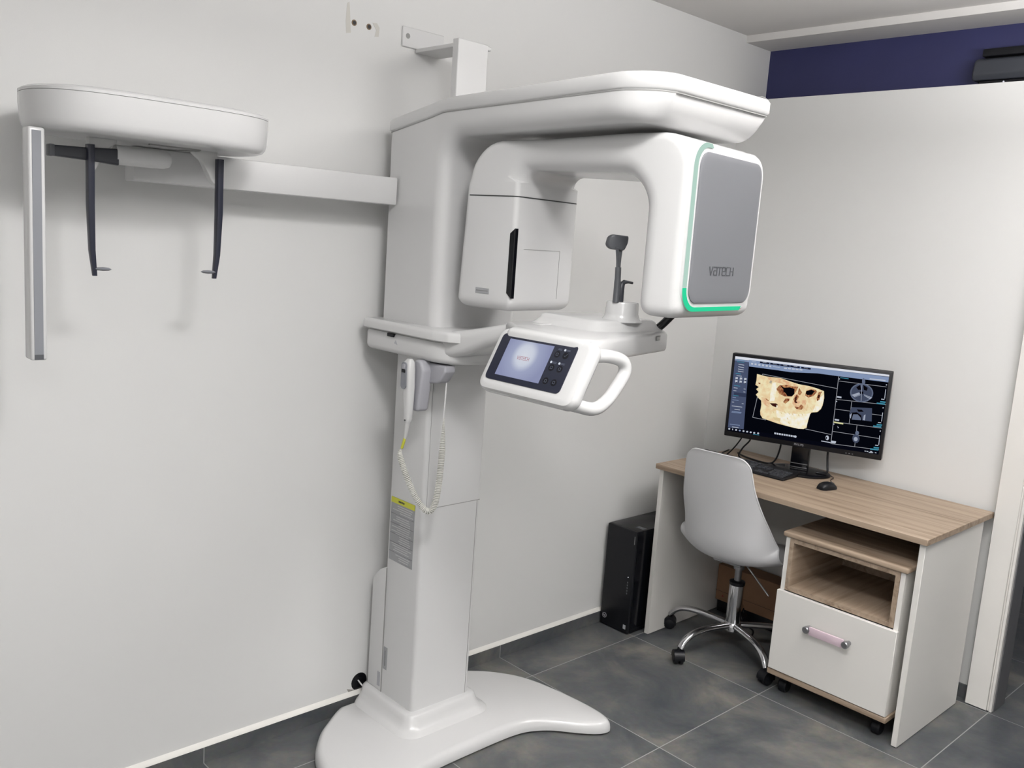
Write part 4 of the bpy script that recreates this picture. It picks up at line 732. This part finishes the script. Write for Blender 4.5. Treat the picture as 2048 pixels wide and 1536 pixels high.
body.build('carcass', M_lam, P)
ny0, ny1 = py0 + ins + 0.017, py1 - ins - 0.017
nz0, nz1 = 0.408, 0.606
n_ = MB().box(px0 + 0.004, px1 - 0.02, ny0, ny0 + 0.016, nz0, nz1).box(px0 + 0.004, px1 - 0.02, ny1 - 0.016, ny1, nz0, nz1)
n_.box(px0 + 0.004, px1 - 0.02, ny0 + 0.016, ny1 - 0.016, nz0, nz0 + 0.016).box(px0 + 0.004, px1 - 0.02, ny0 + 0.016, ny1 - 0.016, nz1 - 0.016, nz1)
n_.box(px1 - 0.028, px1 - 0.02, ny0 + 0.016, ny1 - 0.016, nz0 + 0.016, nz1 - 0.016)
n_.build('niche', M_woodX, P, 'open oak-lined niche')
dr = MB().box(px0 - 0.010, px0 + 0.006, py0 + 0.006, py1 - 0.006, 0.098, 0.404, 0.0012, 1).box(px0 + 0.006, px1 - 0.05, py0 + 0.04, py1 - 0.04, 0.12, 0.36).build('drawer', M_lam, P)
hx = px0 - 0.010
hd2 = MB().box(hx - 0.026, hx - 0.018, -1.075, -0.945, 0.289, 0.321, 0.003, 2).build('handle', M_pink, dr, 'pale pink bar between grey knobs')
for y in (-1.084, -0.936):
    MB().lathe([(0.009, 0.001), (0.009, -0.014), (0.0125, -0.018), (0.013, -0.032), (0.010, -0.035), (0, -0.035)], (hx, y, 0.306), 'x', 18).build('handle_knob', M_steel, dr)
def caster_small(x, y):
    MB().lathe([(0, -0.016), (0.022, -0.016), (0.026, -0.011), (0.026, 0.011), (0.022, 0.016), (0, 0.016)], (x, y, 0.0262), 'y', 20).box(x - 0.016, x + 0.016, y - 0.014, y + 0.014, 0.045, 0.075, 0.003, 1).build('caster', M_black, P)
for x in (px0 + 0.05, px1 - 0.05):
    for y in (py0 + 0.05, py1 - 0.05): caster_small(x, y)
# ------------------------------------------------------------------ office chair
HX, HY = -0.42, -0.51
Cq = thing('office_chair', 'white moulded shell chair on a chrome five-star base with black casters', 'chair', (HX, HY, 0))
ctl = [(0.215, 0.420, 0.175), (0.19, 0.436, 0.205), (0.12, 0.437, 0.222), (0.03, 0.425, 0.228), (-0.06, 0.413, 0.230), (-0.135, 0.418, 0.230), (-0.185, 0.448, 0.229), (-0.213, 0.505, 0.222), (-0.228, 0.580, 0.204), (-0.243, 0.660, 0.181), (-0.257, 0.740, 0.157), (-0.267, 0.800, 0.144), (-0.273, 0.835, 0.135), (-0.276, 0.854, 0.119), (-0.278, 0.866, 0.102), (-0.279, 0.871, 0.078)]
pp = spline([(a, b, c) for a, b, c in ctl], 3)
NV = 24
def shell_pt(i, v):
    p = pp[i]; a = pp[max(i - 1, 0)]; b = pp[min(i + 1, len(pp) - 1)]
    t = Vector((b.x - a.x, 0, b.y - a.y)).normalized(); nrm = Vector((t.z, 0, -t.x))      # towards the sitter
    if nrm.z < 0 and nrm.x < 0: nrm = -nrm
    s = i / (len(pp) - 1)
    lift = 0.012 + 0.095 * math.exp(-((s - 0.44) / 0.15) ** 2)
    lift *= min(1, (1 - s) * 6 + 0.15)
    av = abs(v); e = lift * (av ** 2.6)
    y = v * p.z * (1 - 0.10 * av ** 4 * math.exp(-((s - 0.47) / 0.2) ** 2))
    return Vector((p.x + nrm.x * e, y, p.y + nrm.z * e)), nrm
NU = len(pp); top, bot = [], []
for i in range(NU):
    rowt, rowb = [], []
    for j in range(NV + 1):
        q, nr = shell_pt(i, -1 + 2 * j / NV); rowt.append(q); rowb.append(q)
    top.append(rowt)
nrmg = [[None] * (NV + 1) for _ in range(NU)]
for i in range(NU):
    for j in range(NV + 1):
        du = top[min(i + 1, NU - 1)][j] - top[max(i - 1, 0)][j]; dv = top[i][min(j + 1, NV)] - top[i][max(j - 1, 0)]
        n = du.cross(dv)
        nrmg[i][j] = n.normalized() if n.length > 1e-9 else Vector((0, 0, 1))
TK = 0.0045
sgn_ = 1 if nrmg[6][NV // 2].z > 0 or nrmg[6][NV // 2].x > 0 else -1
vs = []; fs = []
W_ = NV + 1
for i in range(NU):
    for j in range(W_): vs.append(top[i][j] + nrmg[i][j] * sgn_ * TK / 2)
for i in range(NU):
    for j in range(W_): vs.append(top[i][j] - nrmg[i][j] * sgn_ * TK / 2)
o = NU * W_
for i in range(NU - 1):
    for j in range(NV):
        a = i * W_ + j; fs.append((a, a + 1, a + W_ + 1, a + W_)); fs.append((o + a, o + a + W_, o + a + W_ + 1, o + a + 1))
bd = [(0, j) for j in range(W_)] + [(i, NV) for i in range(1, NU)] + [(NU - 1, j) for j in range(NV - 1, -1, -1)] + [(i, 0) for i in range(NU - 2, 0, -1)]
for a, b in zip(bd, bd[1:] + bd[:1]):
    p, q = a[0] * W_ + a[1], b[0] * W_ + b[1]; fs.append((p, o + p, o + q, q))
CH_YAW = math.radians(4)
MC = Matrix.Translation((HX, HY, 0)) @ Matrix.Rotation(CH_YAW, 4, 'Z')
m = MB().add(vs, fs); rim = [top[i][j] for i, j in bd]
m.xf(MC); shell = m.build('seat_shell', M_shell, Cq, 'smooth white one-piece seat and back')
MB().tube(rim, 0.0036, 6, closed=True).xf(MC).build('rim', M_shell, shell)
MB().box(-0.11, 0.09, -0.06, 0.06, 0.398, 0.409, 0.003, 1).box(-0.02, 0.02, -0.115, 0.115, 0.402, 0.409, 0.003, 1).xf(MC).build('seat_plate', M_steel, Cq)
lift_ = MB().lathe([(0.0, 0.10), (0.029, 0.10), (0.030, 0.105), (0.030, 0.288), (0.0285, 0.295), (0, 0.295)], (HX, HY, 0), 'z', 28).build('gas_lift', M_chrome, Cq)
MB().lathe([(0.0305, 0.286), (0.0318, 0.290), (0.0318, 0.300), (0.022, 0.304), (0, 0.304)], (HX, HY, 0), 'z', 24).build('collar', M_black, lift_)
MB().lathe([(0.0, 0.30), (0.014, 0.30), (0.014, 0.352), (0.021, 0.353), (0.0215, 0.395), (0.018, 0.400), (0, 0.400)], (HX, HY, 0), 'z', 24).build('piston', M_steel, lift_)
MB().tube([(HX - 0.01, HY - 0.02, 0.392), (HX - 0.015, HY - 0.04, 0.385), (HX - 0.028, HY - 0.155, 0.303), (HX - 0.030, HY - 0.163, 0.298)], [0.003, 0.0035, 0.0035, 0.002], 8).build('lever', M_chrome, Cq)
MB().lathe([(0, 0.088), (0.03, 0.088), (0.036, 0.094), (0.037, 0.118), (0.03, 0.128), (0.027, 0.130), (0, 0.130)], (HX, HY, 0), 'z', 28).build('hub', M_chrome, Cq)
for k in range(5):
    an = math.radians(97 + 72 * k); c_, s_ = math.cos(an), math.sin(an)
    lg = [(0.030, 0.112), (0.10, 0.116), (0.17, 0.117), (0.225, 0.108), (0.262, 0.088), (0.283, 0.062)]
    sp = spline([(a, 0, b) for a, b in lg], 4); secs = []
    for i, p in enumerate(sp):
        a = sp[max(i - 1, 0)]; b = sp[min(i + 1, len(sp) - 1)]; t = (b - a).normalized(); nz = Vector((-t.z, 0, t.x)); wd = 0.0165 - 0.001 * i / len(sp); hh_ = 0.0150 - 0.003 * i / len(sp)
        ring = []
        for q in range(14):
            u = 2 * PI * q / 14; w2 = Vector((0, 1, 0)) * wd * math.cos(u) + nz * hh_ * math.sin(u) * (1 if math.sin(u) > 0 else 0.7)
            v = p + w2; ring.append((HX + v.x * c_ - v.y * s_, HY + v.x * s_ + v.y * c_, v.z))
        secs.append(ring)
    leg = MB().loft(secs).build('base_leg', M_chrome, Cq)
    cx_, cy_ = HX + 0.287 * c_, HY + 0.287 * s_
    ca = random.Random(k).uniform(0, 6.28); ax = Vector((math.cos(ca), math.sin(ca), 0))
    w1 = MB().lathe([(0, -0.021), (0.018, -0.021), (0.0245, -0.017), (0.0255, -0.011), (0.0245, -0.004), (0.015, -0.003), (0.015, 0.003), (0.0245, 0.004), (0.0255, 0.011), (0.0245, 0.017), (0.018, 0.021), (0, 0.021)], (0, 0, 0), 'y', 22)
    w1.lathe([(0.0285, -0.0205), (0.0285, 0.0205), (0.0265, 0.0225), (0.0, 0.0225)], (0, 0, 0.003), 'y', 22, a0=-0.25, a1=PI + 0.25)
    w1.lathe([(0, 0.02), (0.007, 0.02), (0.007, 0.045), (0, 0.045)], (0, 0, 0), 'z', 12)
    w1.xf(Matrix.Translation((cx_, cy_, 0.0256)) @ Matrix.Rotation(ca, 4, 'Z')).build('caster', M_black, Cq)
# ------------------------------------------------------------------ computer tower
Tw = thing('computer_tower', 'black computer tower on the floor between the back wall and the desk side', 'computer', (-0.5, -0.095, 0))
tx0, tx1, ty0, ty1, tz = -0.672, -0.31, -0.172, -0.015, 0.452
cs = MB().box(tx0 + 0.012, tx1, ty0, ty1, 0.004, tz, 0.003, 2).build('case', M_blackg, Tw)
fp_ = MB().box(tx0, tx0 + 0.014, ty0, ty1, 0.004, tz, 0.006, 3).build('front_cover', M_black, Tw)
MB().box(tx0 - 0.0012, tx0 + 0.002, ty0 + 0.006, ty0 + 0.0085, tz - 0.055, tz - 0.020).build('power_button', M_steel, fp_)
m = MB().tube([(tx0 - 0.0003, ty1 - 0.024 + 0.0105 * math.cos(t), 0.045 + 0.0105 * math.sin(t)) for t in np.linspace(0, 2 * PI, 28, endpoint=False)], 0.0009, 6, closed=True)
text(m, 'hp', (tx0 - 0.0004, ty1 - 0.018, 0.0415), (0, -1, 0.0), (-0.0, 0.25, 1), 0.0085, 0.8, 4.6, 0.0006)
m.build('logo', M_lgrey, fp_)
MB().box(tx0 - 0.0008, tx0 + 0.001, ty0 + 0.014, ty0 + 0.028, 0.022, 0.040).build('sticker', M_lgrey, fp_)
MB().lathe([(0, -0.001), (0.002, -0.001), (0.002, 0.001), (0, 0.001)], (tx0 - 0.0002, ty0 + 0.024, 0.25), 'x', 10).build('indicator_light', emat('tower_led', (240, 240, 250), 1.0), fp_)
m = MB()
for k in range(5): m.box(tx0 - 0.0006, tx0 + 0.001, ty0 + 0.022, ty0 + 0.027, 0.175 + k * 0.012, 0.182 + k * 0.012)
m.build('ports', M_dgrey, fp_)
MB().box(-0.62, -0.595, ty0 + 0.01, ty0 + 0.05, tz - 0.0002, tz + 0.0004).build('top_label', M_dgrey, cs)
# ------------------------------------------------------------------ boxes under the desk
K = thing('cardboard_box', 'long brown cardboard box on the floor under the desk behind the chair base', 'box', (-0.065, -0.49, 0))
MB().box(-0.115, -0.015, -0.75, -0.223, 0.055, 0.222, 0.002, 1).build('carton', M_card, K)
MB().box(-0.1158, -0.110, -0.75, -0.223, 0.098, 0.100).build('flap_line', mat('card_edge', (92, 70, 56), 0.9), K)
m = MB(); m.slab([(-0.1155, -0.255, 0.076), (-0.1155, -0.267, 0.076), (-0.1155, -0.261, 0.086)], (-0.0006, 0, 0)); m.build('printed_mark', mat('red_print', (140, 70, 60), 0.8), K)
U = thing('power_supply', 'black flat unit on the floor under the brown cardboard box', 'power supply', (-0.065, -0.49, 0))
MB().box(-0.112, -0.03, -0.74, -0.235, 0.002, 0.0545, 0.004, 2).build('casing', M_black, U)
MB().tube(spline([(-0.110, -0.30, 0.03), (-0.135, -0.31, 0.022), (-0.150, -0.36, 0.008), (-0.17, -0.46, 0.0055), (-0.25, -0.50, 0.0055)], 6), 0.004, 8).build('cord', M_black, U)
# ------------------------------------------------------------------ monitor
Mn = thing('computer_monitor', 'black wide monitor showing a skull scan, standing on the oak desktop', 'monitor', (-0.17, -0.59, DH))
A0 = Vector((-0.300, -0.294, 0)); A1 = Vector((-0.095, -0.886, 0))
mu = (A1 - A0); MW = mu.length; mu.normalize(); mn = Vector((mu.y, -mu.x, 0))
if mn.x > 0: mn = -mn
ZB, ZT = 0.853, 1.207
def mp(u, z, d=0.0): return tuple(A0 + mu * u + Vector((0, 0, z)) + mn * d)     # d towards the viewer
def mbox(u0, u1, z0, z1, d0, d1, r=0.003):
    b = MB().box(u0, u1, -d1, -d0, z0, z1, r, 2); return b.warp(lambda x, y, z: mp(x, z, -y))
mbox(0, MW, ZB, ZT, -0.035, 0.0, 0.004).build('housing', M_black, Mn)
su0, su1, sz0, sz1 = 0.0125, MW - 0.0125, ZB + 0.0225, ZT - 0.013
scn = mbox(su0, su1, sz0, sz1, -0.002, 0.0006, 0).build('screen', emat('screen_black', (6, 8, 16), 0.8), Mn, 'lit screen with the skull scan and three slice views')
EM = {'navy2': emat('s_taskbar', (9, 11, 22), 0.8), 'white': emat('s_white', (226, 230, 240), 0.9), 'blue1': emat('s_blue_grey', (140, 158, 192), 0.85), 'blue2': emat('s_slate', (80, 90, 118), 0.8), 'blue3': emat('s_slate_dark', (58, 66, 92), 0.8),
      'navy': emat('s_navy', (22, 26, 48), 0.8), 'icon': emat('s_icon', (205, 212, 226), 0.8), 'cyan': emat('s_cyan', (70, 150, 176), 0.8), 'bone': emat('s_bone', (240, 228, 186), 0.95, (232, 204, 160), 55),
      'bonewhite': emat('s_bone_white', (246, 243, 232), 0.95, (244, 232, 196), 60), 'pink': emat('s_pink', (226, 178, 140), 0.9, (240, 216, 170), 80), 'rust': emat('s_rust', (128, 66, 46), 0.85, (204, 150, 104), 110),
      'darkrust': emat('s_dark_rust', (60, 26, 22), 0.85), 'black': emat('s_hole', (10, 8, 14), 0.8), 'cloud': emat('s_cloud', (190, 180, 160), 0.8), 'tan': emat('s_tan', (226, 204, 156), 0.9),
      'line': emat('s_line', (168, 170, 178), 0.7), 'slice1': emat('s_slice', (74, 82, 104), 0.8), 'slice2': emat('s_slice_mid', (108, 118, 142), 0.8), 'slice3': emat('s_slice_light', (172, 180, 198), 0.8), 'yellow': emat('s_yellow', (222, 220, 168), 0.9)}
SW, SH = su1 - su0, sz1 - sz0
NM = {'toolbar': 'toolbar', 'sidebar': 'side_menu', 'skull': 'skull_image', 'slices': 'slice_views', 'taskbar': 'taskbar_icons'}
for gname, shapes in MON.items():
    bycol = {}; order = []
    for i, (c, pts) in enumerate(shapes):
        d = 0.0009 + 0.00002 * i + (0.0003 if gname == 'frame' else 0)
        lp_ = [mp(su0 + SW * p[0], sz0 + SH * p[1], d) for p in pts]
        bycol.setdefault(c, []).append(lp_)
    first = None
    mb = MB(); mats = []; idx = []
    for c, loops in bycol.items():
        for lp_ in loops:
            mb.flat(lp_); idx.append((c, len(lp_)))
    # one mesh per display region, one material slot per colour
    o0 = Vector(ORG[Mn.name]); bm = bmesh.new(); cols = list(bycol)
    for f, (c, _) in zip(mb.f, idx):
        fc = bm.faces.new([bm.verts.new(Vector(mb.v[i]) - o0) for i in f]); fc.material_index = cols.index(c)
    bm.normal_update()
    bmesh.ops.triangulate(bm, faces=[f for f in bm.faces if len(f.verts) > 4])
    me = bpy.data.meshes.new(NM[gname]); bm.to_mesh(me); bm.free()
    for c in cols: me.materials.append(EM[c])
    ob = bpy.data.objects.new(NM[gname], me); COL.objects.link(ob); ob.parent = scn
m = MB(); text(m, 'PHILIPS', mp(MW / 2 - 0.022, ZB + 0.008, 0.0004), tuple(mu), (0, 0, 1), 0.0068, 0.8, 4.7, 0.0005); m.build('maker_lettering', M_lgrey, Mn)
m = MB()
for k in range(3): m.box(MW - 0.135 + k * 0.012, MW - 0.130 + k * 0.012, -0.0008, 0.001, ZB + 0.007, ZB + 0.0095)
m.warp(lambda x, y, z: mp(x, z, -y)).build('menu_marks', M_grey, Mn)
nk = mbox(MW / 2 - 0.036, MW / 2 + 0.036, DH + 0.012, ZB + 0.10, -0.075, -0.036, 0.006).build('neck', M_blackg, Mn)
mbox(MW / 2 - 0.034, MW / 2 + 0.034, DH + 0.034, DH + 0.037, -0.0362, -0.034, 0).build('chrome_line', M_steel, nk)
mbox(MW / 2 - 0.034, MW / 2 + 0.034, DH + 0.018, DH + 0.021, -0.0362, -0.034, 0).build('chrome_line', M_steel, nk)
bs = []
for r, z in [(0.985, 0.0005), (1.0, 0.002), (1.0, 0.008), (0.97, 0.011), (0.85, 0.013), (0.4, 0.016)]:
    bs.append([mp(MW / 2 + 0.130 * r * math.cos(t), DH + z, -0.03 + 0.095 * r * math.sin(t)) for t in np.linspace(0, 2 * PI, 48, endpoint=False)])
MB().loft(bs).build('stand_base', M_blackg, Mn)
# ------------------------------------------------------------------ keyboard
Kb = thing('keyboard', 'black full-size keyboard on the desk in front of the monitor stand', 'keyboard', (-0.31, -0.405, DH))
KY = math.radians(2.0)
MK = Matrix.Translation((-0.312, -0.405, DH)) @ Matrix.Rotation(KY, 4, 'Z')
kb = MB().prism(rpoly([(-0.068, 0.001, 0.002), (0.066, 0.001, 0.002), (0.066, 0.021, 0.004), (-0.062, 0.011, 0.004), (-0.068, 0.007, 0.003)], 3), -0.225, 0.225, XZ, 0.004, 0.004)
kb.xf(MK).build('keyboard_body', M_black, Kb)
rows = [(-0.052, 0), (-0.034, 1), (-0.016, 2), (0.002, 3), (0.020, 4), (0.046, 5)]
keys = []
for xk, r in rows:
    if r == 0: seq = [1.4, 1.2, 1.4, 5.6, 1.3, 1.1, 1.3, 1.6, -.35, 1, 1, 1, -.35, 2.05, 1]
    elif r == 5: seq = [1, -.6, 1, 1, 1, 1, -.4, 1, 1, 1, 1, -.4, 1, 1, 1, 1, -.35, 1, 1, 1, -.35, 1, 1, 1, 1]
    else: seq = {1: [2.2, 1, 1, 1, 1, 1, 1, 1, 1, 1, 1, 2.7], 2: [1.7, 1, 1, 1, 1, 1, 1, 1, 1, 1, 1, 1, 2.2], 3: [1.5, 1, 1, 1, 1, 1, 1, 1, 1, 1, 1, 1, 1.4], 4: [1, 1, 1, 1, 1, 1, 1, 1, 1, 1, 1, 1, 1.9]}[r] + [-.35] + ([1, 1, 1] if r > 2 else [-1, 1, -1] if r == 1 else [-3]) + [-.35] + [1, 1, 1, 1]
    tot = sum(abs(v) for v in seq); k = 0.432 / tot; y = 0.216
    for v in seq:
        wv = abs(v) * k
        if v > 0: keys.append((xk, y - wv / 2, wv - 0.0025))
        y -= wv
keys = keys[:100] if len(keys) > 100 else keys
proto = {}
for xk, yk, wk in keys:
    zt = 0.0085 + (xk + 0.068) * 0.075
    m = MB().loft([[(xk + p[0], yk + p[1], zt) for p in rrect(-0.0078, 0.0078, -wk / 2, wk / 2, 0.0015, 2)], [(xk + p[0], yk + p[1], zt + 0.005) for p in rrect(-0.0066, 0.0062, -wk / 2 + 0.0012, wk / 2 - 0.0012, 0.0015, 2)]])
    m.xf(MK).build('key', M_charc, Kb)
MB().tube(spline([tuple(MK @ Vector(p)) for p in [(0.066, 0.02, 0.012), (0.085, 0.02, 0.006), (0.11, 0.0, 0.004), (0.13, -0.06, 0.004), (0.20, -0.09, 0.004)]], 6), 0.0018, 6).build('keyboard_cord', M_black, Kb)
# ------------------------------------------------------------------ mouse
Ms = thing('computer_mouse', 'black computer mouse with a thin cord on the oak desktop right of the keyboard', 'mouse', (-0.315, -0.79, DH))
MM = Matrix.Translation((-0.312, -0.785, DH)) @ Matrix.Rotation(math.radians(-14), 4, 'Z') @ Matrix.Scale(0.76, 4)
secs = []
for x, w_, h in [(-0.054, 0.010, 0.010), (-0.050, 0.022, 0.020), (-0.036, 0.029, 0.031), (-0.012, 0.0315, 0.037), (0.012, 0.030, 0.036), (0.034, 0.0285, 0.029), (0.048, 0.024, 0.019), (0.053, 0.012, 0.011)]:
    secs.append([(x, w_ * math.copysign(abs(math.cos(t)) ** 0.7, math.cos(t)), 0.0012 + h * max(0, math.sin(t)) ** 0.8) for t in np.linspace(0, PI, 17)])
mo = MB().loft(secs).xf(MM).build('shell', M_black, Ms)
MB().lathe([(0, -0.003), (0.009, -0.003), (0.010, 0), (0.009, 0.003), (0, 0.003)], (0.030, 0, 0.026), 'y', 16).xf(MM).build('scroll_wheel', M_dgrey, Ms)
MB().tube(spline([tuple(MM @ Vector((0.052, 0, 0.010))), (-0.235, -0.775, DH + 0.008), (-0.20, -0.745, DH + 0.004), (-0.165, -0.725, DH + 0.003), (-0.12, -0.71, DH + 0.004), (-0.07, -0.62, DH + 0.004)], 7), 0.0016, 6).build('mouse_cord', M_black, Ms)
# ------------------------------------------------------------------ small gadget at the desk's left end
gd_ = MB().lathe([(0, 0.0), (0.016, 0.0), (0.020, 0.006), (0.020, 0.018), (0.015, 0.026), (0, 0.028)], (-0.385, -0.215, DH + 0.0005), 'z', 22).build('desk_gadget', M_black)
tag(gd_, 'small round black gadget peeking out left of the chair back on the desk', 'gadget')
# ------------------------------------------------------------------ cables between monitor and desk
def cable(lab, pts, r):
    o = MB().tube(spline(pts, 8), r, 8).build('monitor_cable', M_black); tag(o, lab, 'cable', 'black cables below the monitor')
cable('black cable slanting from the monitor\'s left end down to the desk', [mp(0.07, 0.88, -0.045), mp(0.065, 0.845, -0.05), (-0.245, -0.31, 0.79), (-0.225, -0.262, DH + 0.006), (-0.18, -0.22, DH + 0.004), (-0.10, -0.20, DH + 0.004)], 0.0030)
cable('black cable with a kink, second from the monitor\'s left end', [mp(0.10, 0.88, -0.05), mp(0.10, 0.84, -0.055), (-0.225, -0.345, 0.80), (-0.23, -0.335, DH + 0.02), (-0.215, -0.37, DH + 0.006), (-0.205, -0.45, DH + 0.005), (-0.17, -0.52, DH + 0.018)], 0.0035)
cable('thick black cable looping under the monitor just left of its neck', [mp(0.228, 0.88, -0.05), mp(0.228, 0.83, -0.055), (-0.17, -0.475, 0.775), (-0.175, -0.45, DH + 0.008), (-0.17, -0.38, DH + 0.005), (-0.15, -0.31, DH + 0.005), (-0.12, -0.26, DH + 0.005)], 0.0038)
cable('black cable curving down behind the right of the stand base', [mp(0.420, 0.90, -0.04), mp(0.420, 0.83, -0.045), (-0.125, -0.683, 0.79), (-0.135, -0.690, DH + 0.022), (-0.155, -0.680, DH + 0.018), (-0.17, -0.66, DH + 0.018)], 0.0042)
# ------------------------------------------------------------------ camera
Rw = [[0.7293086898512336, -0.6806477593108834, 0.06947994424689026], [-0.05751589352663805, -0.16218424280842983, -0.9850828357942741], [0.6817629770670375, 0.7144332712925187, -0.15743044169080012]]
CP = (-3.5584, -2.3873, 1.6088); FPX = 1806.9264
cam = bpy.data.cameras.new('camera'); cam.sensor_width = 36.0; cam.sensor_fit = 'HORIZONTAL'; cam.lens = FPX / 2048 * 36.0
cam.clip_start = 0.02
co = bpy.data.objects.new('camera', cam); COL.objects.link(co)
Mw = Matrix.Identity(4)
for i in range(3):
    Mw[i][0] = Rw[0][i]; Mw[i][1] = -Rw[1][i]; Mw[i][2] = -Rw[2][i]; Mw[i][3] = CP[i]
co.matrix_world = Mw
bpy.context.scene.camera = co
# ------------------------------------------------------------------ light: two ceiling lamps, an added fill and added uplights
def lamp(name, loc, size, power, col=(1.0, 0.975, 0.94), aim=(0, 0, -1)):
    l = bpy.data.lights.new(name, 'AREA'); l.shape = 'SQUARE'; l.size = size; l.energy = power; l.color = col
    o = bpy.data.objects.new(name, l); COL.objects.link(o); o.location = loc
    o.rotation_euler = Vector(aim).to_track_quat('-Z', 'Y').to_euler(); return o
lamp('ceiling_or_fill_lamp', (-2.75, -1.80, CEIL - 0.02), 0.32, 27, (1.0, 0.99, 0.985))
lamp('ceiling_or_fill_lamp', (-0.85, -2.05, CEIL - 0.02), 0.40, 11, (1.0, 0.99, 0.985))
lamp('ceiling_or_fill_lamp', (-3.9, -3.2, CEIL - 0.02), 0.80, 32, (1.0, 0.99, 0.985))  # added fill behind the camera, lifts the shaded sides
lamp('added_uplight', (-2.6, -2.3, 2.12), 0.6, 64, (1.0, 0.99, 0.985), (0, 0, 1))  # unseen uplight added to brighten the ceiling, no real fixture
lamp('added_uplight', (-1.15, -1.95, 2.12), 0.5, 66, (1.0, 0.99, 0.985), (0, 0, 1))  # second added uplight, for the ceiling towards the partition
wd = bpy.data.worlds.new('world'); bpy.context.scene.world = wd; wd.use_nodes = True
wd.node_tree.nodes['Background'].inputs[0].default_value = (0.9, 0.95, 1.0, 1); wd.node_tree.nodes['Background'].inputs[1].default_value = 0.05
sc_ = bpy.context.scene
sc_.view_settings.view_transform = 'Standard'; sc_.view_settings.look = 'None'
sc_.view_settings.exposure = 0.0; sc_.view_settings.gamma = 1.0; sc_.view_settings.use_curve_mapping = False
sc_.cycles.max_bounces = 10; sc_.cycles.diffuse_bounces = 6
